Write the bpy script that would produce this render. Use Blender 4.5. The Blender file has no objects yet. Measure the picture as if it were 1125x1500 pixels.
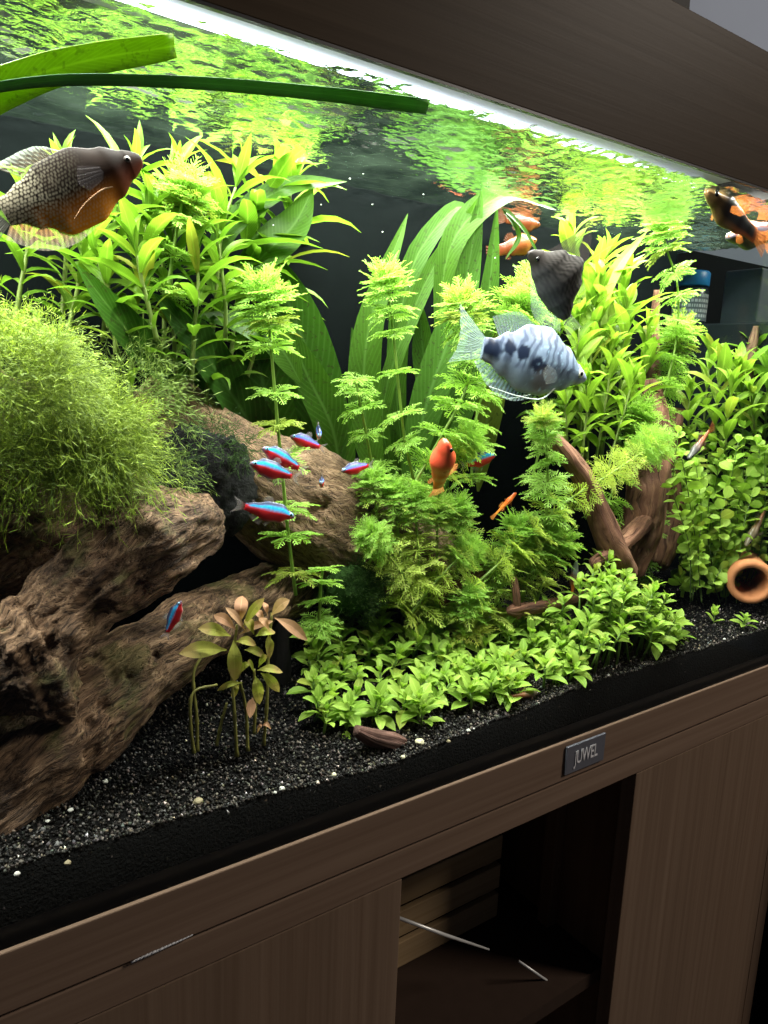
import bpy, bmesh, math, random
import numpy as np
from mathutils import Vector, Matrix, noise, Quaternion

# ------------------------------------------------------------------ camera, light, exposure
scene = bpy.context.scene
col = scene.collection
CAM = Vector((0, -.45, .3596))
RT = Vector((.8204, -.5707, .0380)); FW = Vector((.5671, .8020, -.1874)); UP = Vector((.0765, .1753, .9816))
FPX = 1069.6
cd = bpy.data.cameras.new('camera'); cam = bpy.data.objects.new('camera', cd); col.objects.link(cam)
cd.sensor_fit = 'AUTO'; cd.sensor_width = 36; cd.lens = FPX / 1500 * 36; cd.clip_start = .01; cd.clip_end = 100
m3 = Matrix((RT, UP, -FW)).transposed()
cam.matrix_world = Matrix.Translation(CAM) @ m3.to_4x4()
scene.camera = cam
w = bpy.data.worlds.new('World'); scene.world = w; w.use_nodes = True
w.node_tree.nodes['Background'].inputs[0].default_value = (.55, .62, .8, 1)
w.node_tree.nodes['Background'].inputs[1].default_value = .05
LED_W = 46.0

def area(name, loc, rot, sx, sy, e, c):
    l = bpy.data.lights.new(name, 'AREA'); l.shape = 'RECTANGLE'; l.size = sx; l.size_y = sy; l.energy = e; l.color = c
    o = bpy.data.objects.new(name, l); col.objects.link(o); o.location = loc; o.rotation_euler = rot
    return o
# the room's own dim lamp, high up behind the camera; the two tubes in the hood
rl = area('room_lamp', (2.4, -1.5, 1.9), (0, 0, 0), .6, .6, 50, (1, .89, .77))
rl.rotation_euler = (Vector((.7, 0, .1)) - rl.location).to_track_quat('-Z', 'Y').to_euler()
area('led_lamp', (.35, .036, .661), (0, 0, 0), 1.36, .02, LED_W, (1, .98, .92))
area('led_lamp', (.35, .19, .634), (0, 0, 0), 1.36, .02, LED_W * .60, (1, .98, .92))
vs = scene.view_settings
vs.view_transform = 'Standard'; vs.look = 'None'; vs.exposure = 0; vs.gamma = 1; vs.use_curve_mapping = False
cy = scene.cycles
cy.use_denoising = True; cy.max_bounces = 6; cy.transparent_max_bounces = 14; cy.diffuse_bounces = 2
cy.glossy_bounces = 3; cy.transmission_bounces = 2; cy.use_light_tree = False; cy.caustics_reflective = False; cy.caustics_refractive = False
cy.sample_clamp_indirect = 4; cy.use_adaptive_sampling = True; cy.adaptive_threshold = .02

# ------------------------------------------------------------------ geometry helpers
WATER_Z = .5574
BACK_Y = .275

def ray(px, py):
    return RT * ((px - 562.5) / FPX) + FW - UP * ((py - 750) / FPX)
def at(px, py, Y):
    d = ray(px, py); return CAM + d * ((Y - CAM.y) / d.y)
def mpp(P):                                   # metres that one photo pixel spans at a point
    return (Vector(P) - CAM).dot(FW) / FPX
def ground(x, y):
    return .047 - .016 * math.exp(-((x - .34) / .13) ** 2) * math.exp(-max(y, 0) / .06) + .10 * max(y, 0) + .004 * noise.noise(Vector((x * 9, y * 9, 3))) + .0035 * noise.noise(Vector((x * 45, y * 30, 5))) * math.exp(-max(y, 0) / .03)

def spline(P, n):
    P = [Vector(p) for p in P]
    if len(P) == 2:
        return [P[0].lerp(P[1], i / (n - 1)) for i in range(n)]
    Q = [P[0] * 2 - P[1]] + P + [P[-1] * 2 - P[-2]]
    out = []
    for i in range(n):
        t = i / (n - 1) * (len(P) - 1); k = min(int(t), len(P) - 2); f = t - k
        a, b, c, d = Q[k:k + 4]
        out.append(.5 * ((2 * b) + (c - a) * f + (2 * a - 5 * b + 4 * c - d) * f * f + (3 * b - a - 3 * c + d) * f ** 3))
    return out
def lerpl(L, t):
    t = max(0, min(1, t)) * (len(L) - 1); k = min(int(t), len(L) - 2)
    return L[k] + (L[k + 1] - L[k]) * (t - k)

class MB:
    def __init__(s): s.v = []; s.f = []; s.uv = {}; s.c = None
    def box(s, a, b):
        n = len(s.v); x0, y0, z0 = a; x1, y1, z1 = b
        s.v += [(x0, y0, z0), (x1, y0, z0), (x1, y1, z0), (x0, y1, z0), (x0, y0, z1), (x1, y0, z1), (x1, y1, z1), (x0, y1, z1)]
        s.f += [tuple(n + i for i in q) for q in ((0, 3, 2, 1), (4, 5, 6, 7), (0, 1, 5, 4), (1, 2, 6, 5), (2, 3, 7, 6), (3, 0, 4, 7))]
        return s
    def tube(s, P, R, seg=6, cap=True):
        P = [Vector(p) for p in P]; n0 = len(s.v); N = len(P)
        if not hasattr(R, '__len__'): R = [R] * N
        t = (P[1] - P[0]).normalized(); a = t.orthogonal().normalized()
        for i, p in enumerate(P):
            t = (P[min(i + 1, N - 1)] - P[max(i - 1, 0)]).normalized()
            a = (a - t * a.dot(t)).normalized(); b = t.cross(a)
            for k in range(seg):
                th = 2 * math.pi * k / seg
                s.v.append(tuple(p + (a * math.cos(th) + b * math.sin(th)) * R[i]))
        for i in range(N - 1):
            for k in range(seg):
                k2 = (k + 1) % seg
                s.f.append((n0 + i * seg + k, n0 + i * seg + k2, n0 + (i + 1) * seg + k2, n0 + (i + 1) * seg + k))
        if cap:
            s.f.append(tuple(n0 + k for k in range(seg))[::-1]); s.f.append(tuple(n0 + (N - 1) * seg + k for k in range(seg)))
        return s
    def mesh(s, name, m=None, smooth=True):
        me = bpy.data.meshes.new(name); me.from_pydata(s.v, [], s.f)
        if m: me.materials.append(m)
        if smooth: me.polygons.foreach_set('use_smooth', [True] * len(me.polygons))
        if s.uv:
            l = me.uv_layers.new(name='UVMap'); arr = np.zeros(len(me.loops) * 2, 'f')
            vi = np.zeros(len(me.loops), 'i'); me.loops.foreach_get('vertex_index', vi)
            u = np.array([s.uv[i] for i in range(len(s.v))], 'f'); l.data.foreach_set('uv', u[vi].ravel())
        if s.c is not None:
            ca = me.color_attributes.new('col', 'FLOAT_COLOR', 'POINT'); ca.data.foreach_set('color', np.array(s.c, 'f').ravel())
        me.update(); return me
    def build(s, name, m, parent=None, smooth=False, bevel=0):
        o = bpy.data.objects.new(name, s.mesh(name, m, smooth)); col.objects.link(o)
        if parent:
            o.parent = parent; o.matrix_basis = world_of(parent).inverted()
        if bevel:
            b = o.modifiers.new('bevel', 'BEVEL'); b.width = bevel; b.segments = 2; b.limit_method = 'ANGLE'
        return o
WM = {}
def world_of(o):
    return WM[o.name]
def empty(name, loc, label=None, cat=None, group=None, M=None):
    o = bpy.data.objects.new(name, None); col.objects.link(o); o.empty_display_size = .02
    o.matrix_basis = M if M is not None else Matrix.Translation(loc)
    WM[o.name] = o.matrix_basis.copy()
    if label: tag(o, label, cat, group)
    return o
def tag(o, label, cat=None, group=None, kind=None):
    if label: o['label'] = label
    if cat: o['category'] = cat
    if group: o['group'] = group
    if kind: o['kind'] = kind
    return o
def inst(name, me, parent, M):
    o = bpy.data.objects.new(name, me); col.objects.link(o)
    if parent: o.parent = parent; o.matrix_basis = world_of(parent).inverted() @ M
    else: o.matrix_basis = M
    return o
def frame(p, x, up, s=1):
    x = Vector(x).normalized(); y = Vector(up).cross(x)
    if y.length < 1e-4: y = x.orthogonal()
    y.normalize(); z = x.cross(y)
    return Matrix.Translation(p) @ (Matrix((x, y, z)).transposed() * 1).to_4x4() @ Matrix.Scale(s, 4)
def frame_z(p, z, spin, s=1):
    z = Vector(z).normalized(); x = z.orthogonal().normalized(); x = Quaternion(z, spin) @ x; y = z.cross(x)
    return Matrix.Translation(p) @ Matrix((x, y, z)).transposed().to_4x4() @ Matrix.Scale(s, 4)

# ------------------------------------------------------------------ materials
class NT:
    def __init__(s, name):
        s.m = bpy.data.materials.new(name); s.m.use_nodes = True; s.t = s.m.node_tree; s.t.nodes.clear()
        s.out = s.n('ShaderNodeOutputMaterial')
    def n(s, typ, **kw):
        nd = s.t.nodes.new(typ)
        for k, v in kw.items():
            if k.startswith('i_'): s.set(nd.inputs[k[2:].replace('_', ' ')], v)
            else: setattr(nd, k, v)
        return nd
    def set(s, sock, v):
        if isinstance(v, bpy.types.NodeSocket): s.t.links.new(v, sock)
        else:
            if sock.type == 'RGBA' and len(v) == 3: v = (*v, 1)
            sock.default_value = v
    def math(s, op, a, b=None, clamp=False):
        nd = s.n('ShaderNodeMath', operation=op, use_clamp=clamp); s.set(nd.inputs[0], a)
        if b is not None: s.set(nd.inputs[1], b)
        return nd.outputs[0]
    def mix(s, f, a, b, blend='MIX'):
        nd = s.n('ShaderNodeMix', data_type='RGBA', blend_type=blend); s.set(nd.inputs[0], f); s.set(nd.inputs[6], a); s.set(nd.inputs[7], b)
        return nd.outputs[2]
    def ramp(s, f, stops, interp='LINEAR'):
        nd = s.n('ShaderNodeValToRGB'); s.set(nd.inputs[0], f); cr = nd.color_ramp; cr.interpolation = interp
        while len(cr.elements) < len(stops): cr.elements.new(.5)
        for e, (p, c) in zip(cr.elements, stops):
            e.position = p; e.color = (c, c, c, 1) if not hasattr(c, '__len__') else (*c, 1)
        return nd.outputs[0]
    def noise(s, vec, scale, detail=4, rough=.55, dist=0):
        nd = s.n('ShaderNodeTexNoise'); s.set(nd.inputs['Scale'], scale); s.set(nd.inputs['Detail'], detail); s.set(nd.inputs['Roughness'], rough); s.set(nd.inputs['Distortion'], dist)
        if vec is not None: s.set(nd.inputs['Vector'], vec)
        return nd.outputs[0]
    def mapping(s, vec, scale):
        nd = s.n('ShaderNodeMapping'); s.set(nd.inputs[0], vec); nd.inputs['Scale'].default_value = scale
        return nd.outputs[0]
    def coord(s, k): return s.n('ShaderNodeTexCoord').outputs[k]
    def bump(s, h, strength, dist):
        nd = s.n('ShaderNodeBump'); s.set(nd.inputs['Height'], h); nd.inputs['Strength'].default_value = strength; nd.inputs['Distance'].default_value = dist
        return nd.outputs[0]
    def bsdf(s, **kw):
        nd = s.n('ShaderNodeBsdfPrincipled')
        for k, v in kw.items(): s.set(nd.inputs[k.replace('_', ' ')], v)
        return nd.outputs[0]
    def mixs(s, f, a, b):
        nd = s.n('ShaderNodeMixShader'); s.set(nd.inputs[0], f); s.t.links.new(a, nd.inputs[1]); s.t.links.new(b, nd.inputs[2]); return nd.outputs[0]
    def end(s, sh): s.t.links.new(sh, s.out.inputs[0]); return s.m

def plain(name, c, rough=.5, spec=.4, metal=0, var=.15, scale=60):
    t = NT(name); f = t.noise(t.coord('Object'), scale, 3)
    cc = t.mix(f, tuple(x * (1 - var) for x in c), tuple(min(1, x * (1 + var)) for x in c))
    return t.end(t.bsdf(Base_Color=cc, Roughness=rough, Specular_IOR_Level=spec, Metallic=metal))

def wood_mat(name, axis, c1, c2, rough=.45):
    t = NT(name); o = t.coord('Object')
    sc = {'x': (2.2, 90, 150), 'z': (150, 90, 2.2)}[axis]
    g = t.noise(t.mapping(o, sc), 1, 5, .6, .3)
    sc2 = {'x': (.8, 20, 30), 'z': (30, 20, .8)}[axis]
    g2 = t.noise(t.mapping(o, sc2), 1, 3, .5, .6)
    c = t.mix(t.ramp(g, [(.3, 0), (.7, 1)]), c1, c2)
    c = t.mix(t.math('MULTIPLY', g2, .55), c, tuple(x * .55 for x in c1))
    return t.end(t.bsdf(Base_Color=c, Roughness=rough, Specular_IOR_Level=.04, Normal=t.bump(g, .25, .0006)))

def leaf_mat(name, ca, cb, trans=.42, spots=0, rough=.42, vein=.35, old=None):
    t = NT(name); uv = t.coord('UV')
    sep = t.n('ShaderNodeSeparateXYZ'); t.set(sep.inputs[0], uv); u, v = sep.outputs[0], sep.outputs[1]
    rnd = t.n('ShaderNodeObjectInfo').outputs['Random']
    c = t.mix(rnd, ca, cb)
    c = t.mix(t.ramp(t.math('FRACT', t.math('MULTIPLY', rnd, 7.31)), [(.90, 0), (.97, .6)]), c, (.30, .24, .04))      # now and then an ageing leaf
    nz = t.noise(t.coord('Object'), 140, 3)
    c = t.mix(t.math('MULTIPLY', nz, .5), c, tuple(x * .55 for x in ca))
    au = t.math('ABSOLUTE', t.math('SUBTRACT', u, .5))
    mid = t.math('SUBTRACT', 1, t.math('DIVIDE', au, .06), True)
    side = t.math('SINE', t.math('MULTIPLY', t.math('SUBTRACT', v, t.math('MULTIPLY', au, .35)), 75))
    side = t.math('MULTIPLY', t.math('POWER', t.math('ABSOLUTE', side), 8), .35)
    vm = t.math('MULTIPLY', t.math('MAXIMUM', mid, side), vein)
    c = t.mix(vm, c, tuple(min(1, x * 1.5 + .04) for x in cb))
    if old: c = t.mix(t.ramp(t.math('ADD', v, t.math('MULTIPLY', nz, .4)), [(.75, 0), (1.2, .6)]), c, old)
    if spots:
        sp = t.ramp(t.noise(t.coord('Object'), 260, 2, .5), [(.60, 0), (.66, 1)])
        c = t.mix(t.math('MULTIPLY', sp, spots), c, (.03, .045, .012))
    b = t.bump(t.math('ADD', vm, t.math('MULTIPLY', nz, .6)), .3, .0006)
    p = t.bsdf(Base_Color=c, Roughness=rough, Specular_IOR_Level=.10, Normal=b)
    tr = t.n('ShaderNodeBsdfTranslucent'); t.set(tr.inputs[0], t.mix(.35, c, (.75, .9, .1), 'OVERLAY'))
    return t.end(t.mixs(trans, p, tr.outputs[0]))

def stem_mat(name, c):
    t = NT(name); nz = t.noise(t.coord('Object'), 120, 3)
    cc = t.mix(nz, tuple(x * .7 for x in c), tuple(x * 1.25 for x in c))
    p = t.bsdf(Base_Color=cc, Roughness=.45); tr = t.n('ShaderNodeBsdfTranslucent'); t.set(tr.inputs[0], cc)
    return t.end(t.mixs(.3, p, tr.outputs[0]))

def driftwood_mat(name, cs, gs=1.0, moss=0):
    t = NT(name); uv = t.coord('UV'); o = t.coord('Object')
    warp = t.noise(o, 14, 3, .5)
    vm = t.n('ShaderNodeVectorMath', operation='ADD'); t.set(vm.inputs[0], uv)
    cmb = t.n('ShaderNodeCombineXYZ'); t.set(cmb.inputs[0], t.math('MULTIPLY', warp, .10)); t.set(vm.inputs[1], cmb.outputs[0])
    g = t.noise(t.mapping(vm.outputs[0], (85 * gs, 7, 1)), 1, 6, .62, .25)
    g3 = t.noise(t.mapping(vm.outputs[0], (220 * gs, 16, 1)), 1, 3, .6)
    lump = t.noise(o, 28, 5, .6)
    c = t.ramp(g, [(.28, cs[0]), (.45, cs[1]), (.58, cs[2]), (.75, cs[3])])
    c = t.mix(t.ramp(lump, [(.35, .75), (.6, 0)]), c, cs[0])
    crack = t.ramp(g3, [(.32, 1), (.42, 0)])
    c = t.mix(t.math('MULTIPLY', crack, .7), c, tuple(x * .25 for x in cs[0]))
    if moss:
        geo = t.n('ShaderNodeNewGeometry'); sz = t.n('ShaderNodeSeparateXYZ'); t.set(sz.inputs[0], geo.outputs['Normal'])
        mm = t.ramp(t.math('ADD', t.noise(o, 22, 4), t.math('MULTIPLY', sz.outputs[2], .12)), [(.56, 0), (.68, moss)])
        c = t.mix(mm, c, (.10, .12, .02))
    h = t.math('ADD', t.math('MULTIPLY', g, 1), t.math('SUBTRACT', t.math('MULTIPLY', lump, .8), t.math('MULTIPLY', crack, .5)))
    return t.end(t.bsdf(Base_Color=c, Roughness=.75, Specular_IOR_Level=.25, Normal=t.bump(h, .9, .0035)))

def vcol_mat(name, rough=.35, spec=.5, nscale=200, nz=.25, metal=0, coat=0, bump=0):
    t = NT(name); a = t.n('ShaderNodeVertexColor', layer_name='col')
    f = t.noise(t.coord('Object'), nscale, 3)
    c = t.mix(t.math('MULTIPLY', f, nz), a.outputs[0], (0, 0, 0))
    kw = dict(Base_Color=c, Roughness=rough, Specular_IOR_Level=spec * .5, Metallic=metal, Coat_Weight=0)
    if bump: kw['Normal'] = t.bump(f, .6, bump)
    return t.end(t.bsdf(**kw))
def fin_mat(name):
    t = NT(name); a = t.n('ShaderNodeVertexColor', layer_name='col')
    p = t.bsdf(Base_Color=a.outputs[0], Roughness=.4, Specular_IOR_Level=.15); tl = t.n('ShaderNodeBsdfTranslucent'); t.set(tl.inputs[0], a.outputs[0])
    tr = t.n('ShaderNodeBsdfTransparent')
    return t.end(t.mixs(a.outputs[1], tr.outputs[0], t.mixs(.5, p, tl.outputs[0])))

def glass_mat(name, tint, k):
    t = NT(name); lw = t.n('ShaderNodeLayerWeight'); lw.inputs[0].default_value = .5
    fr = t.math('ADD', .02, t.math('MULTIPLY', t.math('POWER', lw.outputs['Facing'], 5), .9))
    g = t.n('ShaderNodeBsdfGlossy'); g.inputs[0].default_value = (1, 1, 1, 1); g.inputs['Roughness'].default_value = .01
    tr = t.n('ShaderNodeBsdfTransparent'); tr.inputs[0].default_value = (*tint, 1)
    return t.end(t.mixs(t.math('MULTIPLY', fr, k, True), tr.outputs[0], g.outputs[0]))
def water_mat():
    # seen at a slant from below the surface mirrors the tank (total internal reflection); steep light passes
    t = NT('water_surface'); o = t.coord('Object')
    n1 = t.noise(t.mapping(o, (1, 1.25, 1)), 130, 2, .5, .4)
    b = t.bump(n1, .22, .004)
    lw = t.n('ShaderNodeLayerWeight'); lw.inputs[0].default_value = .5; t.set(lw.inputs['Normal'], b)
    f = t.ramp(lw.outputs['Facing'], [(.50, .03), (.62, 1)])
    g = t.n('ShaderNodeBsdfGlossy'); g.inputs[0].default_value = (.94, 1, .93, 1); g.inputs['Roughness'].default_value = .09; t.set(g.inputs['Normal'], b)
    tr = t.n('ShaderNodeBsdfTransparent'); tr.inputs[0].default_value = (.97, 1, .98, 1)
    haze = t.n('ShaderNodeBsdfTranslucent'); haze.inputs[0].default_value = (.6, .95, .6, 1)     # patchy greenish haze put onto the surface to imitate a soft glow
    return t.end(t.mixs(t.math('MULTIPLY', t.ramp(t.noise(o, 16, 5, .6), [(.38, .15), (.65, 1)]), .004), t.mixs(f, tr.outputs[0], g.outputs[0]), haze.outputs[0]))

M_woodx = wood_mat('veneer_along', 'x', (.165, .108, .075), (.230, .160, .115))
M_woodz = wood_mat('veneer_upright', 'z', (.150, .098, .066), (.215, .150, .105))
M_woodh = wood_mat('hood_veneer', 'x', (.044, .030, .018), (.062, .044, .028))
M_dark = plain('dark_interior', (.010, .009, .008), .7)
M_black = plain('black_plastic', (.006, .006, .007), .4)
M_gl = glass_mat('tank_glass', (.985, 1, .99), .35)
M_glside = glass_mat('side_glass', (.93, .98, .97), .7)
M_fin = fin_mat('fin')
# ------------------------------------------------------------------ the setting
def structure(o): o['kind'] = 'structure'; return o
structure(MB().box((-1.5, .62, -1.2), (3.2, .66, 2.2)).build('wall', plain('wall_paint', (.27, .31, .39), .8, .2, 0, .05, 8)))
structure(MB().box((-1.5, -1.5, -.86), (3.2, .62, -.82)).build('floor', plain('floor_boards', (.06, .045, .035), .6)))

# tank
X0, X1 = -.36, 1.055
tank = empty('aquarium', (.35, 0, 0), 'glass aquarium with brown wood trim holding the planted underwater scene', 'aquarium')
MB().box((X0, 0, -.03), (X1, .006, .60)).build('front_pane', M_gl, tank)
MB().box((X1 - .006, .007, -.03), (X1, BACK_Y, .60)).build('side_pane', M_glside, tank)
MB().box((X0, .007, -.03), (X0 + .006, BACK_Y, .60)).build('end_panel', M_black, tank)
t = NT('back_film'); nz = t.noise(t.coord('Object'), 25, 4)
M_back = t.end(t.bsdf(Base_Color=t.mix(nz, (.0008, .0015, .0015), (.0018, .0030, .0029)), Roughness=.7, Specular_IOR_Level=.02))
MB().box((X0, BACK_Y, -.03), (X1, BACK_Y + .008, .60)).build('back_panel', M_back, tank)
MB().box((X0, .007, -.03), (X1 - .007, BACK_Y - .001, -.012)).build('floor_pane', M_black, tank)
MB().box((X0 - .004, -.0035, -.0435), (X1 + .004, .0, .0)).build('base_frame', M_woodx, tank, bevel=.001)
MB().box((X0, .0065, -.012), (X1 - .007, .012, .010)).build('silicone_seal', M_black, tank)
MB().box((X0, .0002, -.0466), (X1 - .002, .02, -.0306)).build('groove_light_block', M_black, tank)  # black block added behind the groove to stop lamp light leaking out
# name plate and its raised lettering
pc = at(855, 1103, -.0035)
a0, a1 = at(827, 1109, -.0035), at(882, 1100, -.0035)
pl = MB().box((a0.x, -.0062, pc.z - .0155), (a1.x, -.0036, pc.z + .0155)).build('name_plate', plain('plate_metal', (.20, .21, .25), .38, .5, .6), tank, bevel=.0006)
fc = bpy.data.curves.new('lettering', 'FONT'); fc.body = 'JUWEL'; fc.size = .021; fc.align_x = 'CENTER'; fc.align_y = 'CENTER'; fc.extrude = .0003; fc.space_character = .95
fo = bpy.data.objects.new('tmp', fc); col.objects.link(fo); bpy.context.view_layer.update()
fm = bpy.data.meshes.new_from_object(fo.evaluated_get(bpy.context.evaluated_depsgraph_get())); bpy.data.objects.remove(fo)
fm.materials.clear(); fm.materials.append(plain('plate_letters', (.78, .78, .80), .35, .5, .2))
lo = bpy.data.objects.new('lettering', fm); col.objects.link(lo); lo.parent = pl
WM[pl.name] = Matrix.Identity(4)
xs = [v.co.x for v in fm.vertices]; wd = max(xs) - min(xs)
lo.matrix_basis = Matrix.Translation(((a0.x + a1.x) / 2, -.0066, pc.z)) @ Matrix.Rotation(math.pi / 2, 4, 'X') @ Matrix.Diagonal((.037 / wd, 1.0, 1, 1))

# hood with its light bars
hood = empty('aquarium_hood', (.35, 0, .5645), 'dark brown wooden hood with lit lamps closing the top of the aquarium', 'hood')
MB().box((X0 - .01, -.0045, .5645), (X1 + .008, -.001, .688)).build('front_board', M_woodh, hood, bevel=.0006)
MB().box((X0 - .01, -.0046, .5622), (X1 + .008, -.0008, .5643)).build('lower_lip', M_black, hood)
MB().box((X0 - .01, -.0008, .680), (X1 + .008, BACK_Y + .03, .688)).build('lid', M_dark, hood)
MB().box((X1 + .001, -.0008, .5645), (X1 + .008, BACK_Y + .03, .6795)).build('end_board', M_dark, hood)
MB().box((X0, BACK_Y + .010, .5645), (X1, BACK_Y + .03, .6795)).build('back_board', M_dark, hood)
te = NT('lamp_glow'); em = te.n('ShaderNodeEmission'); em.inputs[0].default_value = (.78, .86, 1, 1); em.inputs[1].default_value = 9; M_em = te.end(em.outputs[0]); M_em.cycles.emission_sampling = 'NONE'
for y, zb in ((.036, .6635), (.19, .6445)):
    lb = MB().box((-.34, y - .016, zb), (1.03, y + (.045 if y > .1 else .016), zb + .015)).build('light_bar', plain('bar_alloy', (.5, .5, .52), .35, .5, .7), hood, bevel=.003)
    WM[lb.name] = Matrix.Identity(4)
    MB().tube([(-.33, y - .004, zb + .001), (1.02, y + (.036 if y > .1 else 0), zb + .001)], .0062, 10).build('light_tube', M_em, lb, True)

# cabinet below
cab = empty('aquarium_cabinet', (.35, .1, -.82), 'brown wooden cabinet with two doors and an open middle below the tank', 'cabinet')
OL, OR = .3525, .6825; TOPZ = -.0470; RB = -.0755; CY = -.0015
MB().box((X0, CY, RB), (X1, .018, TOPZ)).build('top_rail', M_woodx, cab, bevel=.001)
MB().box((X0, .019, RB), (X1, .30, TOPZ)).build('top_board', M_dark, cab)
MB().box((X0, CY + .0008, -.80), (OL, .018, RB - .0012)).build('door', M_woodz, cab, bevel=.001)
MB().box((OR, CY + .0008, -.80), (1.0275, .018, RB - .0012)).build('door', M_woodz, cab, bevel=.001)
MB().box((1.0295, CY + .0012, -.80), (X1, .30, RB - .001)).build('side_panel', M_woodz, cab, bevel=.001)
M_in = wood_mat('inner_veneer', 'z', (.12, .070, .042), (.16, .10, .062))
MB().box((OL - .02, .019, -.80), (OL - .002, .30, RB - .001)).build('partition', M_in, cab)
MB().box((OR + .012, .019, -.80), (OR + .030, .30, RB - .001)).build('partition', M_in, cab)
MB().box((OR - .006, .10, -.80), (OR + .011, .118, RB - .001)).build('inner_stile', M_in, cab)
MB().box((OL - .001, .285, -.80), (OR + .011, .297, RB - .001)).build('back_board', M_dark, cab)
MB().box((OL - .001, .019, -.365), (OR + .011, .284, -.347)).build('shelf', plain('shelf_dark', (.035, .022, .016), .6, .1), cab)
# chipped edge on the groove
t = NT('chip'); M_chip = plain('chipped_edge', (.55, .56, .58), .5, .4, 0, .5, 900)
cm = MB()
random.seed(5)
ca_, cb_ = at(192, 1409, -.004), at(275, 1372, -.004)
for i in range(16):
    p = ca_.lerp(cb_, i / 15); r = .0009 * (1 - abs(i / 15 - .35)) + .0002
    cm.tube([p + Vector((0, -.0004, -.0004)), p + Vector((.0036, -.0004, .0004 * random.random()))], [r, r * .7], 5)
cm.build('chipped_edge', M_chip, cab, True)
# slatted wooden crate on the shelf, pale bowl in it, cables
crate = empty('slatted_crate', (.42, .16, -.346), 'rough wooden crate of horizontal slats inside the cabinet opening', 'crate')
M_sl = wood_mat('slat_wood', 'x', (.30, .20, .10), (.42, .30, .17), .8)
for i in range(3):
    z = -.345 + i * .043
    MB().box((.358, .150, z), (.634, .158, z + .034)).build('slat', M_sl, crate, bevel=.001)
    MB().box((.628, .1585, z), (.634, .27, z + .034)).build('slat', M_sl, crate, bevel=.001)
for x in (.362, .611):
    MB().box((x, .1585, -.345), (x + .016, .172, -.224)).build('corner_post', M_sl, crate)
pb = at(617, 1274, .20); bz = MB()
prof = [(0, -.028), (.016, -.022), (.024, -.008), (.025, .004), (.020, .014), (.008, .019), (0, .020)]
for i, (r, z) in enumerate(prof):
    for k in range(20):
        a = k / 20 * 2 * math.pi; bz.v.append((pb.x + r * 1.2 * math.cos(a), pb.y + r * math.sin(a), pb.z + z))
for i in range(len(prof) - 1):
    for k in range(20): bz.f.append((i * 20 + k, i * 20 + (k + 1) % 20, i * 20 + 20 + (k + 1) % 20, i * 20 + 20 + k))
tag(bz.build('ceramic_bowl', plain('pale_ceramic', (.42, .60, .62), .3, .5), None, True), 'pale turquoise rounded ceramic piece above the top slat inside the cabinet', 'ceramic')
M_cab = plain('metal_rod', (.62, .62, .60), .35, .5, .3)
p0, p1 = at(582, 1344, .09), at(716, 1391, .07)
tag(MB().tube([p0, p0.lerp(p1, .5) + Vector((0, 0, -.001)), p1], [.0021, .0021, .0012], 8).build('metal_rod', M_cab, None, True), 'thin grey metal rod crossing the front of the slatted crate', 'rod')
p0, p1 = at(760, 1408, .055), at(823, 1452, .035)
tag(MB().tube([p0, p1], [.0015, .0017], 8).build('metal_rod', M_cab, None, True), 'short pale metal rod lying in the dark right of the crate', 'rod')

# things seen through the side pane and above the hood
side = empty('side_cabinet', (1.5, .3, -.82), 'dark furniture standing beyond the right end of the tank', 'cabinet')
zt = at(1000, 478, .235).z
sb = at(1000, 478, .26)
M_navy = plain('dark_lacquer', (.003, .0045, .005), .6, .1)
MB().box((1.13, -.1, -.82), (2.4, .60, .458)).build('carcass', M_navy, side, bevel=.003)
MB().box((1.10, .59, .4585), (2.4, .605, .66)).build('rear_board', M_navy, side)
gb = MB().box((1.30, .27, .459), (1.385, .34, .565)).build('storage_box', plain('box_grey', (.13, .16, .18), .5), None, bevel=.003)
tag(gb, 'tall grey box behind the right end of the tank', 'box')
bt = empty('bottle', (1.205, .345, .459), 'dark bottle with blue cap and printed label seen through the side glass', 'bottle')
def lathe(prof, c, seg=20):
    m = MB()
    for r, z in prof:
        for k in range(seg):
            a = k / seg * 2 * math.pi; m.v.append((c[0] + r * math.cos(a), c[1] + r * math.sin(a), c[2] + z))
    for i in range(len(prof) - 1):
        for k in range(seg): m.f.append((i * seg + k, i * seg + (k + 1) % seg, (i + 1) * seg + (k + 1) % seg, (i + 1) * seg + k))
    return m
bc = (1.205, .345, .459)
lathe([(0, 0), (.030, .001), (.031, .006), (.031, .062), (.027, .068), (0, .069)], bc).build('body', plain('bottle_dark', (.02, .03, .035), .25), bt, True)
lathe([(0, .0695), (.030, .0695), (.031, .071), (.031, .092), (.028, .095), (0, .0955)], bc).build('cap', plain('cap_blue', (.02, .25, .62), .4), bt, True)
lab = lathe([(.0316, .010), (.0316, .056)], bc).build('printed_label', plain('label_paper', (.12, .15, .16), .5), bt, True)
WM[lab.name] = Matrix.Identity(4)
lp = MB(); random.seed(3)
for r_ in range(5):
    z = .016 + r_ * .0085; a = math.radians(150)
    while a < math.radians(285):
        da = random.uniform(.06, .16); n = len(lp.v)
        for q, zz in ((a, z), (a + da, z), (a + da, z + .005), (a, z + .005)): lp.v.append((bc[0] + .0319 * math.cos(q), bc[1] + .0319 * math.sin(q), bc[2] + zz))
        lp.f.append((n, n + 1, n + 2, n + 3)); a += da + .05
lp.build('print', plain('label_print', (.5, .55, .55), .5), lab)
dk = at(979, 4, .56)
tag(MB().box((dk.x - .30, .52, .60), (at(984, 10, .56).x, .61, 1.3)).build('tall_shelf_unit', M_dark), 'black upright unit against the wall above the hood', 'shelf')

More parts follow.
